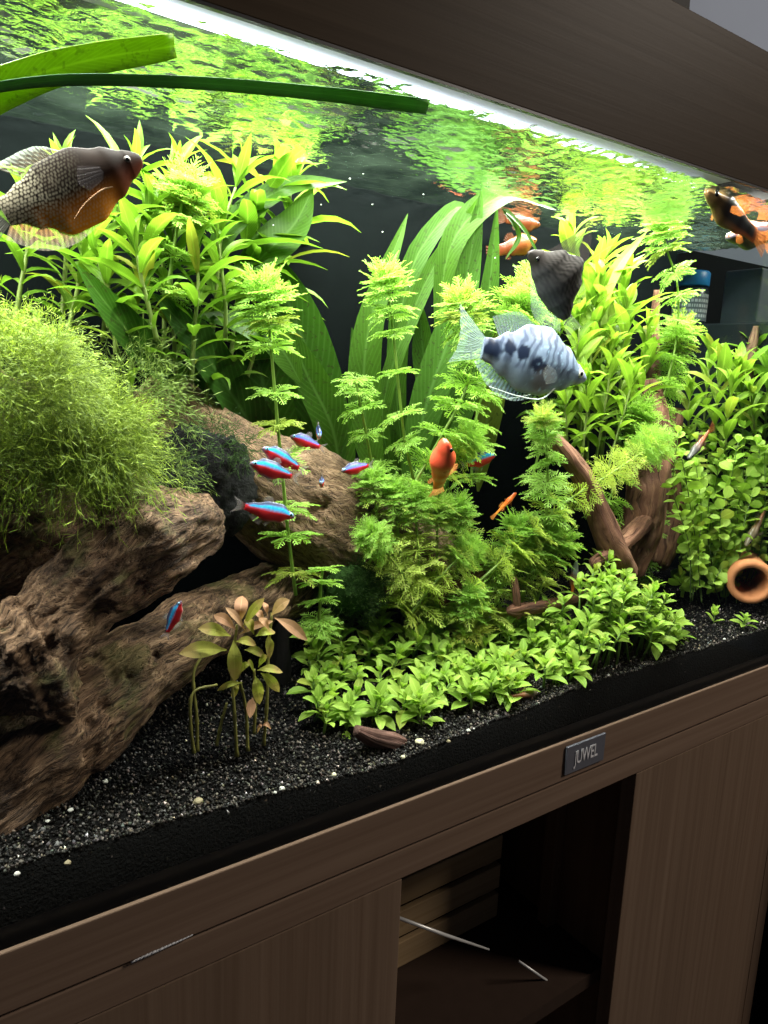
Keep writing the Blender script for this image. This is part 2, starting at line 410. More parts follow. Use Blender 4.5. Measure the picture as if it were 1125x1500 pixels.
# ------------------------------------------------------------------ water surface
nx, ny = 560, 120
xg = np.linspace(X0 + .006, X1 - .007, nx); yg = np.linspace(.0065, BACK_Y - .0005, ny)
m = MB()
for j, y in enumerate(yg):
    for i, x in enumerate(xg):
        h = .0018 * noise.noise(Vector((x * 45, y * 60, 1.3))) + .0011 * noise.noise(Vector((x * 105 + 4, y * 135, 7))) + .0016 * noise.noise(Vector((x * 14, y * 18, 4)))
        e = (.0015 + .0022 * noise.noise(Vector((x * 22, 0, 9))) + .0014 * noise.noise(Vector((x * 75, 0, 2)))) * math.exp(-(y - .0065) / .004)       # meniscus climbing the front pane
        m.v.append((x, y, WATER_Z + h + e))
m.f = [(j * nx + i, j * nx + i + 1, (j + 1) * nx + i + 1, (j + 1) * nx + i) for j in range(ny - 1) for i in range(nx - 1)]
structure(m.build('water', water_mat(), None, True))

# ------------------------------------------------------------------ gravel
rng = np.random.default_rng(7)
t = NT('gravel_base'); 
M_gr0 = t.end(t.bsdf(Base_Color=t.ramp(t.noise(t.coord('Object'), 420, 3), [(.35, .001), (.7, .003)]), Roughness=.9, Specular_IOR_Level=.05, Normal=t.bump(t.noise(t.coord('Object'), 420, 2), 1, .002)))
m = MB(); gx = np.linspace(X0 + .007, X1 - .008, 140); gy = [.0068] + list(np.linspace(.007, BACK_Y - .001, 30))
for j, y in enumerate(gy):
    for x in gx: m.v.append((x, y, -.011 if j == 0 else ground(x, y) - .0012))
m.f = [(j * 140 + i, j * 140 + i + 1, (j + 1) * 140 + i + 1, (j + 1) * 140 + i) for j in range(30) for i in range(139)]
structure(m.build('gravel_bed', M_gr0, None, True))
N = 50000
gxx = np.where(rng.random(N) < .75, rng.uniform(-.16, .60, N), rng.uniform(.5, 1.04, N))
gyy = .0085 + (BACK_Y - .02) * rng.random(N) ** 1.5
nf = 7000                                          # grains pressed against the front glass
gyy[:nf] = rng.uniform(.0078, .0088, nf)
gzz = np.array([ground(a, b) for a, b in zip(gxx, gyy)]) + rng.uniform(-.0012, .0007, N)
gzz[:nf] *= 1 - .75 * rng.random(nf) ** 3
rad = rng.uniform(.0008, .0017, N); rad[rng.random(N) < .04] *= 1.4
octv = np.array([(1, 0, 0), (-1, 0, 0), (0, 1, 0), (0, -1, 0), (0, 0, 1), (0, 0, -1)], 'f')
octf = np.array([(0, 2, 4), (2, 1, 4), (1, 3, 4), (3, 0, 4), (2, 0, 5), (1, 2, 5), (3, 1, 5), (0, 3, 5)])
V = octv[None] * rng.uniform(.65, 1.25, (N, 6, 1)) + rng.normal(0, .22, (N, 6, 3))
V = V * rad[:, None, None]; ang = rng.uniform(0, 6.28, N); ca, sa = np.cos(ang)[:, None], np.sin(ang)[:, None]
tl = rng.normal(0, .6, N); ct, st = np.cos(tl)[:, None], np.sin(tl)[:, None]
Vy, Vz = V[:, :, 1] * ct - V[:, :, 2] * st, V[:, :, 1] * st + V[:, :, 2] * ct
Vx = V[:, :, 0] * ca - Vy * sa; Vy = V[:, :, 0] * sa + Vy * ca
V = np.stack([Vx, Vy, Vz], 2) + np.stack([gxx, gyy, gzz], 1)[:, None]
Fc = (octf[None] + np.arange(N)[:, None, None] * 6).reshape(-1, 3)
me = bpy.data.meshes.new('gravel'); me.vertices.add(N * 6); me.vertices.foreach_set('co', V.astype('f').ravel())
me.loops.add(Fc.size); me.loops.foreach_set('vertex_index', Fc.ravel().astype('i')); me.polygons.add(len(Fc))
me.polygons.foreach_set('loop_start', np.arange(0, Fc.size, 3, dtype='i')); me.update(calc_edges=True)
k = rng.random(N); g = .003 + .012 * k ** 2; g = np.where(k > .62, .02 + .14 * rng.random(N) ** 2, g); g[:nf] *= .8; g = np.where(k > .993, .38 + .3 * rng.random(N), g)
cc = np.stack([g * (1.12 + .12 * rng.normal(size=N)), g, g * (.86 + .10 * rng.normal(size=N)), np.ones(N)], 1).clip(0, 1)
ca_ = me.color_attributes.new('col', 'FLOAT_COLOR', 'POINT'); ca_.data.foreach_set('color', np.repeat(cc, 6, 0).astype('f').ravel())
me.materials.append(vcol_mat('gravel_grain', .5, .22, 900, .4))
go = bpy.data.objects.new('gravel', me); col.objects.link(go); tag(go, 'fine black gravel with grey grains covering the tank floor', 'gravel', kind='stuff')

def stone(name, px, py, Y, rpx, c, label, flat=.7, seed=0):
    p = at(px, py, Y); r = rpx * mpp(p)
    bm = bmesh.new(); bmesh.ops.create_icosphere(bm, subdivisions=3, radius=1)
    for v in bm.verts:
        d = v.co.normalized(); s = 1 + .28 * noise.noise(d * 1.4 + Vector((seed, 0, 0))) + .1 * noise.noise(d * 4 + Vector((0, seed, 0)))
        v.co = Vector((d.x * 1.1, d.y, d.z * flat)) * s * r
    me = bpy.data.meshes.new(name); bm.to_mesh(me); bm.free(); me.polygons.foreach_set('use_smooth', [True] * len(me.polygons))
    me.materials.append(c); o = bpy.data.objects.new(name, me); col.objects.link(o); o.location = p
    return tag(o, label, 'pebble', None)
M_pale = plain('pale_stone', (.40, .38, .25), .6, .4, 0, .25, 300); M_wh = plain('white_stone', (.42, .42, .38), .6, .3, 0, .25, 300); M_tan = plain('tan_stone', (.20, .17, .10), .7, .3, 0, .3, 300)
def on_floor(px, py, h=0):
    Y = .03
    for _ in range(30):
        p = at(px, py, Y); Y += ((ground(p.x, p.y) + h) - p.z) * -1.6
        Y = min(max(Y, .0), .26)
    return Y
for i, (px, py, r, mt, lb) in enumerate([
    (615, 1087, 9, M_pale, 'squarish pale yellow pebble beside the small bark piece'), (590, 1109, 4.5, M_pale, 'small cream pebble just below the bark piece'),
    (657, 1086, 4, M_tan, 'tiny orange tan pebble right of the pale yellow pebble'), (413, 1155, 5.5, M_wh, 'bright white pebble on the gravel below the carpet plants'),
    (403, 1161, 3.5, M_wh, 'tiny white pebble touching the bright white one'), (290, 1174, 9, M_tan, 'round tan pebble in the middle of the bare gravel'),
    (489, 1135, 5, M_pale, 'cream pebble on gravel below the bark piece, left side'), (154, 1145, 5, M_wh, 'white pebble by the foot of the driftwood'),
    (103, 1187, 5, M_wh, 'white pebble left of centre on the dark gravel slope'), (70, 1203, 4, M_wh, 'white pebble near the left edge on dark gravel'),
    (99, 1264, 6, M_tan, 'tan pebble low at the front glass, left side'), (25, 1280, 5.5, M_wh, 'white pebble at the front glass near the left edge'),
    (686, 1070, 4, M_wh, 'white pebble at the front rim of the carpet plants'), (1061, 936, 2.5, M_wh, 'white pebble on the gravel at far right')]):
    stone('pebble', px, py, on_floor(px, py, .001), r * .72, mt, lb, .75, i * 3.1)

# ------------------------------------------------------------------ driftwood
def limb(m, pts, nl=90, seg=56, amp=.16, ridge=.10, flat=1.0, seed=0, holes=(), taper_end=True, v0=0, closed=False):
    P = spline([at(a, b, c) for a, b, c, r in pts], nl); Rr = [lerpl([r for *_, r in pts], i / (nl - 1)) for i in range(nl)]
    n0 = len(m.v); t = (P[1] - P[0]).normalized(); a = t.orthogonal().normalized(); L = v0
    hc = [(at(hx, hy, hY), hr, hd) for hx, hy, hY, hr, hd in holes]
    for i, p in enumerate(P):
        t = (P[min(i + 1, nl - 1)] - P[max(i - 1, 0)]).normalized(); a = (a - t * a.dot(t)).normalized(); b = t.cross(a)
        if i: L += (P[i] - P[i - 1]).length
        R = Rr[i] * mpp(p)
        if taper_end:
            e = (nl - 1 - i) / (nl * .06); R *= min(1, math.sqrt(max(0, e)) * .9 + .08)
        for k in range(seg if closed else seg + 1):
            th = 2 * math.pi * (k % seg) / seg; d = a * math.cos(th) + b * math.sin(th)
            q = Vector((math.cos(th), math.sin(th), 0))
            s = 1 + amp * noise.noise(p * 16 + d * 1.1 + Vector((seed, 0, 0))) + ridge * noise.noise(q * 3.2 + Vector((0, 0, L * 9 + seed))) + ridge * .7 * noise.noise(q * 8 + Vector((seed, 0, L * 16))) + .03 * noise.noise(q * 18 + Vector((0, seed, L * 40))) + amp * .35 * noise.noise(p * 60 + d * 3)
            pos = p + d * R * s
            for hp, hr, hd in hc:
                dd = ((pos - hp).length) / (hr)
                if dd < 2.2: pos -= d * hd * math.exp(-dd * dd * 1.4)
            m.v.append(tuple(pos)); m.uv[len(m.v) - 1] = (k / seg * R * 6.28 * 1.0 if False else k / seg * .28, L)
    w_ = seg if closed else seg + 1
    for i in range(nl - 1):
        for k in range(seg): k2 = (k + 1) % w_; m.f.append((n0 + i * w_ + k, n0 + i * w_ + k2, n0 + (i + 1) * w_ + k2, n0 + (i + 1) * w_ + k))
    m.f.append(tuple(n0 + k for k in range(seg))[::-1])
    m.f.append(tuple(n0 + (nl - 1) * w_ + k for k in range(seg)))
M_drift = driftwood_mat('driftwood_front', [(.030, .017, .010), (.105, .060, .036), (.20, .125, .080), (.36, .25, .17)], 1, .55)
M_drift2 = driftwood_mat('driftwood_back', [(.10, .058, .032), (.21, .135, .080), (.29, .195, .120), (.38, .27, .175)], .7, 0)
log = empty('driftwood_log', at(80, 1150, .1), 'large gnarled driftwood log with moss arching over the gravel on the left', 'driftwood')
def fused(m, voxel, gdir, amp, mt, name, parent, stretch=7.):
    """several limbs grown into one skin, then split along the grain by stretched noise"""
    tmp = bpy.data.objects.new('tmp', m.mesh('tmp')); col.objects.link(tmp)
    rm = tmp.modifiers.new('r', 'REMESH'); rm.mode = 'VOXEL'; rm.voxel_size = voxel; rm.use_smooth_shade = True
    bpy.context.view_layer.update(); me = bpy.data.meshes.new_from_object(tmp.evaluated_get(bpy.context.evaluated_depsgraph_get()))
    bpy.data.objects.remove(tmp); me.name = name
    n = len(me.vertices); co = np.zeros(n * 3, 'f'); me.vertices.foreach_get('co', co); no = np.zeros(n * 3, 'f'); me.vertices.foreach_get('normal', no)
    co = co.reshape(-1, 3); no = no.reshape(-1, 3); g = Vector(gdir).normalized(); u = g.orthogonal().normalized(); v = g.cross(u)
    for i in range(n):
        p = Vector(co[i]); wv = noise.noise(p * 18) * .012
        q = Vector((p.dot(u) + wv, p.dot(v) - wv, p.dot(g) / stretch))
        a = noise.noise(q * 70); b = 1 - abs(noise.noise(q * 130)) * 2; c = noise.noise(q * 260); big = noise.noise(p * 26)
        pit = max(0, noise.noise(p * 48 + Vector((5, 3, 1))) - .42)
        d = amp * (.9 * a + .55 * b * b + .3 * c + 1.1 * big) - pit * amp * 4.5
        co[i] += no[i] * d
    me.vertices.foreach_set('co', co.ravel()); me.materials.clear(); me.materials.append(mt); me.polygons.foreach_set('use_smooth', [True] * len(me.polygons)); me.update()
    o = bpy.data.objects.new(name, me); col.objects.link(o)
    if parent: o.parent = parent; o.matrix_basis = world_of(parent).inverted()
    return o
def grain_mat(name, cs, gdir, moss=0, warp=.012, k=1.):
    t = NT(name); geo = t.n('ShaderNodeNewGeometry'); g = Vector(gdir).normalized(); u = g.orthogonal().normalized(); v = g.cross(u)
    o = geo.outputs['Position']; wn = t.math('MULTIPLY', t.math('SUBTRACT', t.noise(o, 17, 3), .5), warp * 2)
    def dot(a, s):
        nd = t.n('ShaderNodeVectorMath', operation='DOT_PRODUCT'); t.set(nd.inputs[0], o); nd.inputs[1].default_value = a; return t.math('MULTIPLY', t.math('ADD', nd.outputs['Value'], wn), s)
    cb_ = t.n('ShaderNodeCombineXYZ'); t.set(cb_.inputs[0], dot(u, 1)); t.set(cb_.inputs[1], dot(v, 1)); t.set(cb_.inputs[2], dot(g, .09)); q = cb_.outputs[0]
    f1 = t.noise(q, 330 * k, 6, .65); f2 = t.noise(q, 95 * k, 4, .6); f3 = t.noise(q, 900 * k, 3, .6); lump = t.noise(o, 30, 5, .6)
    c = t.ramp(t.math('ADD', t.math('MULTIPLY', f1, .6), t.math('MULTIPLY', f2, .4)), [(.34, cs[0]), (.46, cs[1]), (.56, cs[2]), (.68, cs[3])])
    c = t.mix(t.ramp(lump, [(.36, .7), (.56, 0)]), c, cs[0])
    crack = t.ramp(f3, [(.37, 1), (.44, 0)]); c = t.mix(t.math('MULTIPLY', crack, .75), c, tuple(x * .3 for x in cs[0]))
    if moss:
        sz = t.n('ShaderNodeSeparateXYZ'); t.set(sz.inputs[0], geo.outputs['Normal'])
        mm = t.ramp(t.math('ADD', t.noise(o, 24, 4), t.math('MULTIPLY', sz.outputs[2], .10)), [(.56, 0), (.68, moss)]); c = t.mix(mm, c, (.10, .115, .025))
    h = t.math('ADD', t.math('ADD', f1, t.math('MULTIPLY', f3, .5)), t.math('MULTIPLY', lump, .8))
    return t.end(t.bsdf(Base_Color=c, Roughness=.75, Specular_IOR_Level=.25, Normal=t.bump(t.math('SUBTRACT', h, t.math('MULTIPLY', crack, .8)), .9, .0030)))
GD = at(300, 880, .15) - at(-20, 1130, .085)
GD2 = at(560, 790, .19) - at(330, 650, .19)
M_drift = grain_mat('driftwood_front', [(.022, .012, .007), (.115, .065, .036), (.26, .158, .092), (.52, .35, .22)], GD, .4)
M_drift2 = grain_mat('driftwood_back', [(.055, .031, .016), (.18, .110, .062), (.29, .188, .112), (.42, .29, .185)], GD2, 0, .02, 1.1)
m = MB()
limb(m, [(-190, 1030, .09, 66), (-20, 990, .078, 60), (55, 935, .070, 58), (125, 868, .070, 60), (205, 800, .078, 70), (270, 782, .092, 54), (322, 772, .10, 30)], 120, 64, .30, .16, seed=1.7, closed=True,
     holes=[(150, 905, .04, .014, .014), (60, 905, .02, .016, .012), (205, 855, .045, .011, .008), (120, 850, .03, .010, .010), (30, 985, .02, .018, .018)])
limb(m, [(-120, 1260, .085, 105), (10, 1130, .09, 90), (110, 1055, .10, 76), (190, 985, .12, 60), (270, 930, .15, 52), (360, 885, .19, 45), (470, 850, .22, 38)], 130, 64, .13, .08, seed=4.2, closed=True,
     holes=[(228, 960, .10, .0045, .012), (186, 993, .085, .005, .012), (202, 1023, .09, .0035, .010), (150, 1035, .07, .006, .012), (128, 1062, .065, .005, .011), (125, 1100, .06, .006, .011), (150, 1012, .07, .004, .010)])
limb(m, [(-160, 620, .165, 110), (0, 630, .155, 85), (110, 640, .14, 64), (165, 690, .115, 46), (180, 760, .085, 34), (170, 820, .078, 30)], 90, 48, .25, .12, seed=8.1, closed=True)
limb(m, [(-160, 790, .23, 110), (0, 790, .225, 100), (110, 790, .21, 85), (190, 800, .19, 50), (230, 830, .17, 20)], 60, 40, .2, .1, seed=18, closed=True)
limb(m, [(10, 900, .075, 40), (45, 945, .055, 46), (70, 1000, .052, 42), (105, 1050, .062, 20)], 50, 40, .35, .2, seed=12, closed=True)
fused(m, .0018, GD, .0034, M_drift, 'trunk', log)
m = MB()
limb(m, [(412, 905, .17, 16), (410, 960, .16, 15), (410, 1010, .15, 17), (415, 1060, .145, 20)], 40, 24, .1, .08, seed=3, taper_end=False)
m.build('leg', plain('dark_bark', (.005, .0045, .004), .9, .05, 0, .5, 80), log, True)
log2 = empty('driftwood_log', at(450, 860, .2), 'smooth tan driftwood log with swirling grain behind the small blue and red fish', 'driftwood')
m = MB()
limb(m, [(215, 560, .235, 42), (310, 662, .215, 62), (400, 720, .215, 88), (480, 766, .21, 90), (560, 802, .21, 80), (640, 850, .21, 62)], 130, 80, .10, .06, seed=21, closed=True,
     holes=[(477, 742, .155, .004, .008), (408, 800, .14, .004, .006), (352, 768, .15, .010, .007), (330, 650, .19, .006, .006)])
fused(m, .0020, GD2, .0014, M_drift2, 'trunk', log2, 6)
# twiggy red-brown wood on the right
M_twig = driftwood_mat('twig_wood', [(.055, .022, .012), (.13, .058, .034), (.21, .105, .062), (.32, .19, .12)], .5, 0)
rw = empty('root_wood', at(900, 850, .14), 'reddish brown branching root wood standing among the plants on the right', 'driftwood')
for sd, pts in enumerate([
    [(808, 640, .13, 11), (850, 695, .11, 15), (880, 760, .095, 19), (902, 815, .09, 23), (925, 850, .085, 14)],
    [(952, 560, .17, 16), (955, 640, .15, 26), (948, 720, .14, 33), (935, 790, .135, 28), (915, 850, .13, 22)],
    [(990, 600, .19, 12), (978, 680, .18, 14), (985, 755, .17, 17), (972, 805, .165, 19), (962, 835, .16, 12)],
    [(905, 838, .09, 13), (860, 872, .09, 10), (800, 888, .09, 9), (742, 896, .09, 10)],
    [(757, 905, .09, 6), (756, 872, .09, 6), (752, 845, .095, 5)],
    [(640, 880, .135, 13), (690, 852, .125, 14), (716, 828, .125, 10), (722, 812, .125, 6)],
    [(962, 425, .22, 4), (958, 480, .22, 7), (952, 580, .2, 15)],
    [(1107, 478, .17, 4), (1103, 500, .17, 7), (1096, 530, .17, 8), (1092, 570, .17, 9)],
    [(950, 760, .13, 14), (905, 800, .09, 12), (866, 828, .085, 9)]]):
    m = MB(); limb(m, pts, 46, 28, .18, .10, seed=30 + sd * 3.3); m.build('branch', M_twig, rw, True)
yb = on_floor(565, 1088, .003); bk = MB(); limb(bk, [(522, 1069, yb, 7), (545, 1079, yb, 12), (575, 1086, yb, 13), (607, 1092, yb, 6)], 40, 28, .2, .2, seed=77)
tag(bk.build('bark_piece', driftwood_mat('bark', [(.05, .022, .015), (.13, .065, .05), (.22, .12, .095), (.32, .20, .16)], 1.4), None, True), 'small reddish brown piece of bark lying on the gravel', 'bark')
# black rock
bm = bmesh.new(); bmesh.ops.create_icosphere(bm, subdivisions=5, radius=1)
rc = at(300, 715, .165); rr = 80 * mpp(rc)
for v in bm.verts:
    d = v.co.normalized(); s = 1 + .3 * noise.noise(d * 1.5 + Vector((9, 0, 0))) + .14 * noise.noise(d * 5) + .07 * noise.noise(d * 14) + .04 * noise.noise(d * 30)
    v.co = Vector((d.x * .92, d.y * .6, d.z * 1.12)) * s * rr
me = bpy.data.meshes.new('lava_rock'); bm.to_mesh(me); bm.free(); me.polygons.foreach_set('use_smooth', [True] * len(me.polygons))
t = NT('lava'); nn = t.noise(t.coord('Object'), 160, 5, .65)
me.materials.append(t.end(t.bsdf(Base_Color=t.ramp(nn, [(.35, .002), (.75, .014)]), Roughness=.75, Specular_IOR_Level=.15, Normal=t.bump(nn, 1, .004))))
o = bpy.data.objects.new('lava_rock', me); col.objects.link(o); o.location = rc; tag(o, 'black pitted rock wedged between the two driftwood logs', 'rock')
# terracotta tube
pot = at(1100, 853, .045); ax = Vector((.80, .62, .02)).normalized(); pr = 33 * mpp(pot)
m = MB(); a_ = ax.orthogonal().normalized(); b_ = ax.cross(a_)
prof = [(.66, .10), (.66, 0.005), (.70, -.004), (.95, -.004), (1, .003), (1, .010), (.93, .018), (.93, .10)]
for r, z in prof:
    for k in range(32):
        th = k / 32 * 6.2832; m.v.append(tuple(pot + ax * z + (a_ * math.cos(th) + b_ * math.sin(th)) * r * pr))
for i in range(len(prof) - 1):
    for k in range(32): m.f.append((i * 32 + k, i * 32 + (k + 1) % 32, i * 32 + 32 + (k + 1) % 32, i * 32 + 32 + k))
m.f.append(tuple(7 * 32 + k for k in range(32)))
tag(m.build('terracotta_pipe', plain('terracotta', (.42, .17, .07), .75, .25, 0, .3, 90), None, True), 'open terracotta pipe lying at the right edge', 'pipe')

# ------------------------------------------------------------------ plants
def leaf_mesh(name, mt, L=1, W=.2, bend=.3, fold=.25, peak=.4, n=6, pet=.06, wav=0, twist=0, tip=1.0, curl=0):
    """blade along +X, upper side +Z, arching by 'bend' radians"""
    m = MB(); x = z = 0; a = bend * .35
    us = (-1, -.5, 0, .5, 1)
    for i in range(n + 1):
        t = i / n
        if t < pet: w_ = .10
        else:
            q = (t - pet) / (1 - pet); e = math.log(.5) / math.log(peak)
            w_ = max(.10 * (1 - q) ** 2, math.sin(math.pi * q ** e) ** tip)
        if i == n: w_ = .02
        tw = twist * t
        for u in us:
            y = u * w_ * W / 2; dz = abs(u) * w_ * W / 2 * fold + wav * W * math.sin(t * 17 + u * 2) * abs(u) * w_
            yy, zz = y * math.cos(tw) - dz * math.sin(tw), y * math.sin(tw) + dz * math.cos(tw)
            m.v.append((x * L - zz * math.sin(a), yy, z * L + zz * math.cos(a))); m.uv[len(m.v) - 1] = (u / 2 + .5, t)
        x += math.cos(a) / n; z += math.sin(a) / n; a -= bend * 1.35 / n * (.6 + t * .8)
    for i in range(n):
        for k in range(4): m.f.append((i * 5 + k, i * 5 + 5 + k, i * 5 + 6 + k, i * 5 + k + 1))
    return m.mesh(name, mt)

R_ = random.Random(11)
def rv(s): return Vector((R_.uniform(-s, s), R_.uniform(-s, s), R_.uniform(-s, s)))

# --- feathery stem plants (whorls of finely divided leaves)
def whorl_mesh(name, mt, nl, elev, droop, spread=.42, seed=0, thin=1., ev=.35):
    r = random.Random(seed); m = MB()
    def strip(p0, p1, p2, w0, w1, up):
        n = len(m.v)
        w0 *= thin; w1 *= thin
        for p, w_ in ((p0, w0), (p1, (w0 + w1) / 2 * 1.15), (p2, w1)):
            d = (p2 - p0).normalized(); s_ = d.cross(up).normalized() * w_ / 2
            for q in (p - s_, p + s_): m.v.append(tuple(q)); m.uv[len(m.v) - 1] = (.5 + .4, .5)
        m.f += [(n, n + 2, n + 3, n + 1), (n + 2, n + 4, n + 5, n + 3)]
    for k in range(nl):
        az = 2 * math.pi * (k + r.uniform(-.22, .22)) / nl; el = elev + r.uniform(-ev, ev); ln = r.uniform(.85, 1.08)
        hd = Vector((math.cos(az), math.sin(az), 0)); sd = Vector((-math.sin(az), math.cos(az), 0))
        def P(t, side=0, lift=0):
            e = el - droop * t; return (hd * math.cos(el - droop * t * .5) + Vector((0, 0, math.sin(el - droop * t * .5)))) * t * ln + sd * side + Vector((0, 0, lift))
        up = Vector((0, 0, 1)); UPS = lambda: (Vector((0, 0, 1)) + hd * r.uniform(-1.6, 1.6) + sd * r.uniform(-1.2, 1.2)).normalized()
        for a, b in ((0, .33), (.33, .66), (.66, 1)): strip(P(a), P((a + b) / 2), P(b), .055 - .02 * a, .055 - .02 * b, up)
        for j in range(7):
            t = .16 + j * .125
            for sg in (-1, 1):
                l2 = spread * (1 - .45 * t) * (.65 + .45 * math.sin(math.pi * min(1, t + .15))) * r.uniform(.85, 1.1)
                fw = t + l2 * .72
                b0 = P(t); b1 = P(t + (fw - t) * .45, sg * l2 * .38, .02); b2 = P(fw, sg * l2 * .62, r.uniform(-.02, .04))
                strip(b0, b1, b2, .024, .034, UPS())
                if j < 4:
                    b3 = P(fw * .92, sg * l2 * .95, r.uniform(-.03, .03)); strip(b1, (b1 + b3) / 2, b3, .022, .032, UPS())
    return m.mesh(name, mt)
M_amb = leaf_mat('feathery_leaf', (.26, .46, .08), (.37, .58, .13), .45, 0, .4, 0)
M_ambst = stem_mat('feathery_stem', (.20, .33, .05))
M_ambd = leaf_mat('feathery_leaf_low', (.40, .53, .09), (.54, .66, .16), .42, 0, .4, 0)
WH = [whorl_mesh('whorl', M_amb, 10, .30, .75, seed=1), whorl_mesh('whorl', M_amb, 11, .45, .9, seed=2), whorl_mesh('whorl', M_amb, 10, .15, .6, seed=3)]
WHD = [whorl_mesh('whorl', M_ambd, 7, .30, .75, .40, 4, .75), whorl_mesh('whorl', M_ambd, 8, .5, .8, .40, 5, .75), whorl_mesh('whorl', M_ambd, 7, .1, .5, .40, 6, .75)]
CR = whorl_mesh('crown', M_amb, 34, .50, .35, .40, 17, .8, .85)
WU = [whorl_mesh('whorl', M_amb, 14, .65, .5, .42, 7, .7), whorl_mesh('whorl', M_amb, 14, 1.0, .5, .42, 8, .7)]
def feathery(pts, label, rpx, spacing, crown=True, group=None, low=False, r_top=None, first=0.0, fpx=None, sr=.0016):
    """pts: base first, photo pixels + depth; rpx whorl radius in photo pixels"""
    P = spline([at(*p) for p in pts], 40)
    root = empty('feathery_stem_plant', P[0], label, 'aquatic plant', group)
    MB().tube(P, [sr * (1.1 - .4 * i / 39) for i in range(40)], 6).build('stem', M_ambst, root, True)
    L = sum((P[i + 1] - P[i]).length for i in range(39)); px = mpp(P[20])
    d = first * L; cum = [0]
    for i in range(39): cum.append(cum[-1] + (P[i + 1] - P[i]).length)
    def pos(s):
        for i in range(39):
            if cum[i + 1] >= s: f = (s - cum[i]) / max(1e-6, cum[i + 1] - cum[i]); return P[i].lerp(P[i + 1], f), (P[i + 1] - P[i]).normalized()
        return P[-1], (P[-1] - P[-2]).normalized()
    while d < L - (.3 * rpx * px if crown else 0):
        p, tn = pos(d); f = d / L
        s_ = (rpx + ((r_top or rpx) - rpx) * f) * px * R_.uniform(.95, 1.25)
        inst('whorl', R_.choice(WHD if low else WH), root, frame_z(p, tn + rv(.26), R_.uniform(0, 6.28), s_))
        d += spacing * px * (1.15 - .5 * f) * R_.uniform(.7, 1.35)
    if crown:
        rr_ = (r_top or rpx) * px * 1.25
        for q, k, wm in ((-.95, .9, WH[1]), (-.45, 1.0, CR), (-.12, .92, CR)):
            tn = (P[-1] - P[-3]).normalized(); inst('crown' if wm is CR else 'whorl', wm, root, frame_z(P[-1] + tn * q * rr_, tn + rv(.08), R_.uniform(0, 6.28), rr_ * k))
    return root
GF = 'feathery stems in the middle thicket'
feathery([(433, 872, .12), (424, 800, .12), (413, 690, .12), (402, 570, .12), (394, 480, .12), (388, 425, .12)], 'tall feathery stem plant with round crown rising in front of the tan log', 44, 62, r_top=45, first=.08)
feathery([(606, 705, .15), (592, 640, .15), (583, 560, .15), (575, 480, .15), (566, 408, .15)], 'tall feathery stem with evenly spaced whorls left of the orange fish', 38, 48, r_top=38)
feathery([(546, 690, .16), (537, 640, .16), (528, 595, .16), (520, 552, .16)], 'short feathery stem with three tiers left of the tall middle one', 33, 38, crown=False)
feathery([(600, 720, .13), (640, 650, .13), (680, 575, .13), (690, 520, .13), (676, 440, .13)], 'leaning feathery stem crossing behind the blue banded fish tail', 44, 40, r_top=38)
feathery([(690, 700, .16), (700, 600, .17), (735, 510, .17), (775, 430, .17)], 'feathery stem slanting right up to the dark fish', 38, 40, r_top=42)
feathery([(960, 700, .15), (968, 600, .15), (990, 500, .15), (992, 420, .15), (975, 360, .15), (972, 325, .15)], 'tall feathery stem reaching the bright surface on the right', 32, 36, r_top=32)
feathery([(800, 760, .11), (802, 700, .11), (800, 650, .11), (795, 612, .11)], 'upright feathery stem below the blue banded fish head', 38, 24, r_top=26)
feathery([(690, 862, .10), (760, 800, .10), (830, 735, .10), (900, 690, .10), (962, 648, .10)], 'long feathery stem lying diagonally across the middle right', 44, 36, r_top=32, low=True)
feathery([(466, 925, .11), (468, 890, .11), (470, 855, .11), (473, 832, .11)], 'young feathery sprout at the foot of the tan log', 34, 22, crown=False)
feathery([(880, 760, .14), (905, 700, .14), (925, 640, .14), (940, 600, .14)], 'feathery stem before the root wood, right of centre', 34, 28, r_top=30)
feathery([(960, 640, .16), (962, 600, .16), (985, 540, .17), (1000, 480, .17)], 'feathery stem climbing beside the tall right one', 32, 30, r_top=28)
feathery([(245, 430, .16), (258, 340, .16), (272, 272, .16)], 'glowing feathery stem just under the surface among the left lance leaves', 48, 40, r_top=46)
for i, pts in enumerate([
    [(560, 880, .14), (556, 800, .14), (550, 740, .14), (545, 700, .14)], [(590, 890, .13), (585, 800, .13), (575, 720, .13)], [(615, 890, .12), (612, 800, .12), (606, 730, .12)],
    [(640, 890, .13), (640, 800, .13), (640, 740, .13)], [(665, 890, .13), (672, 800, .13), (670, 740, .13)], [(600, 900, .11), (640, 850, .11), (690, 800, .11)],
    [(640, 900, .15), (600, 850, .15), (560, 800, .15)], [(620, 760, .14), (650, 690, .14), (690, 640, .14)], [(600, 860, .115), (575, 820, .115), (540, 780, .115)]]):
    feathery(pts, 'yellow green feathery stem in the dense thicket under the orange fish', 42, 34, r_top=28, group=GF, low=True)
for i, pts in enumerate([
    [(720, 900, .11), (740, 840, .11), (755, 770, .11)], [(750, 900, .11), (770, 850, .11), (800, 780, .11)], [(780, 900, .10), (800, 840, .10), (825, 790, .10)],
    [(700, 900, .12), (720, 870, .12), (720, 820, .12)], [(800, 910, .12), (780, 860, .12), (770, 800, .12)], [(690, 930, .10), (685, 900, .10), (690, 870, .10)]]):
    feathery(pts, 'yellow green feathery stem in the dense thicket left of the root wood', 42, 34, r_top=30, group=GF + ' right', low=True)
for pts, lb in (([(940, 850, .145), (945, 800, .145), (950, 750, .145)], 'small feathery stem against the root wood trunk'), ([(780, 700, .19), (800, 600, .19), (790, 440, .19), (780, 400, .19)], 'pale feathery stem behind the dark fish')):
    feathery(pts, lb, 30, 34, r_top=26)

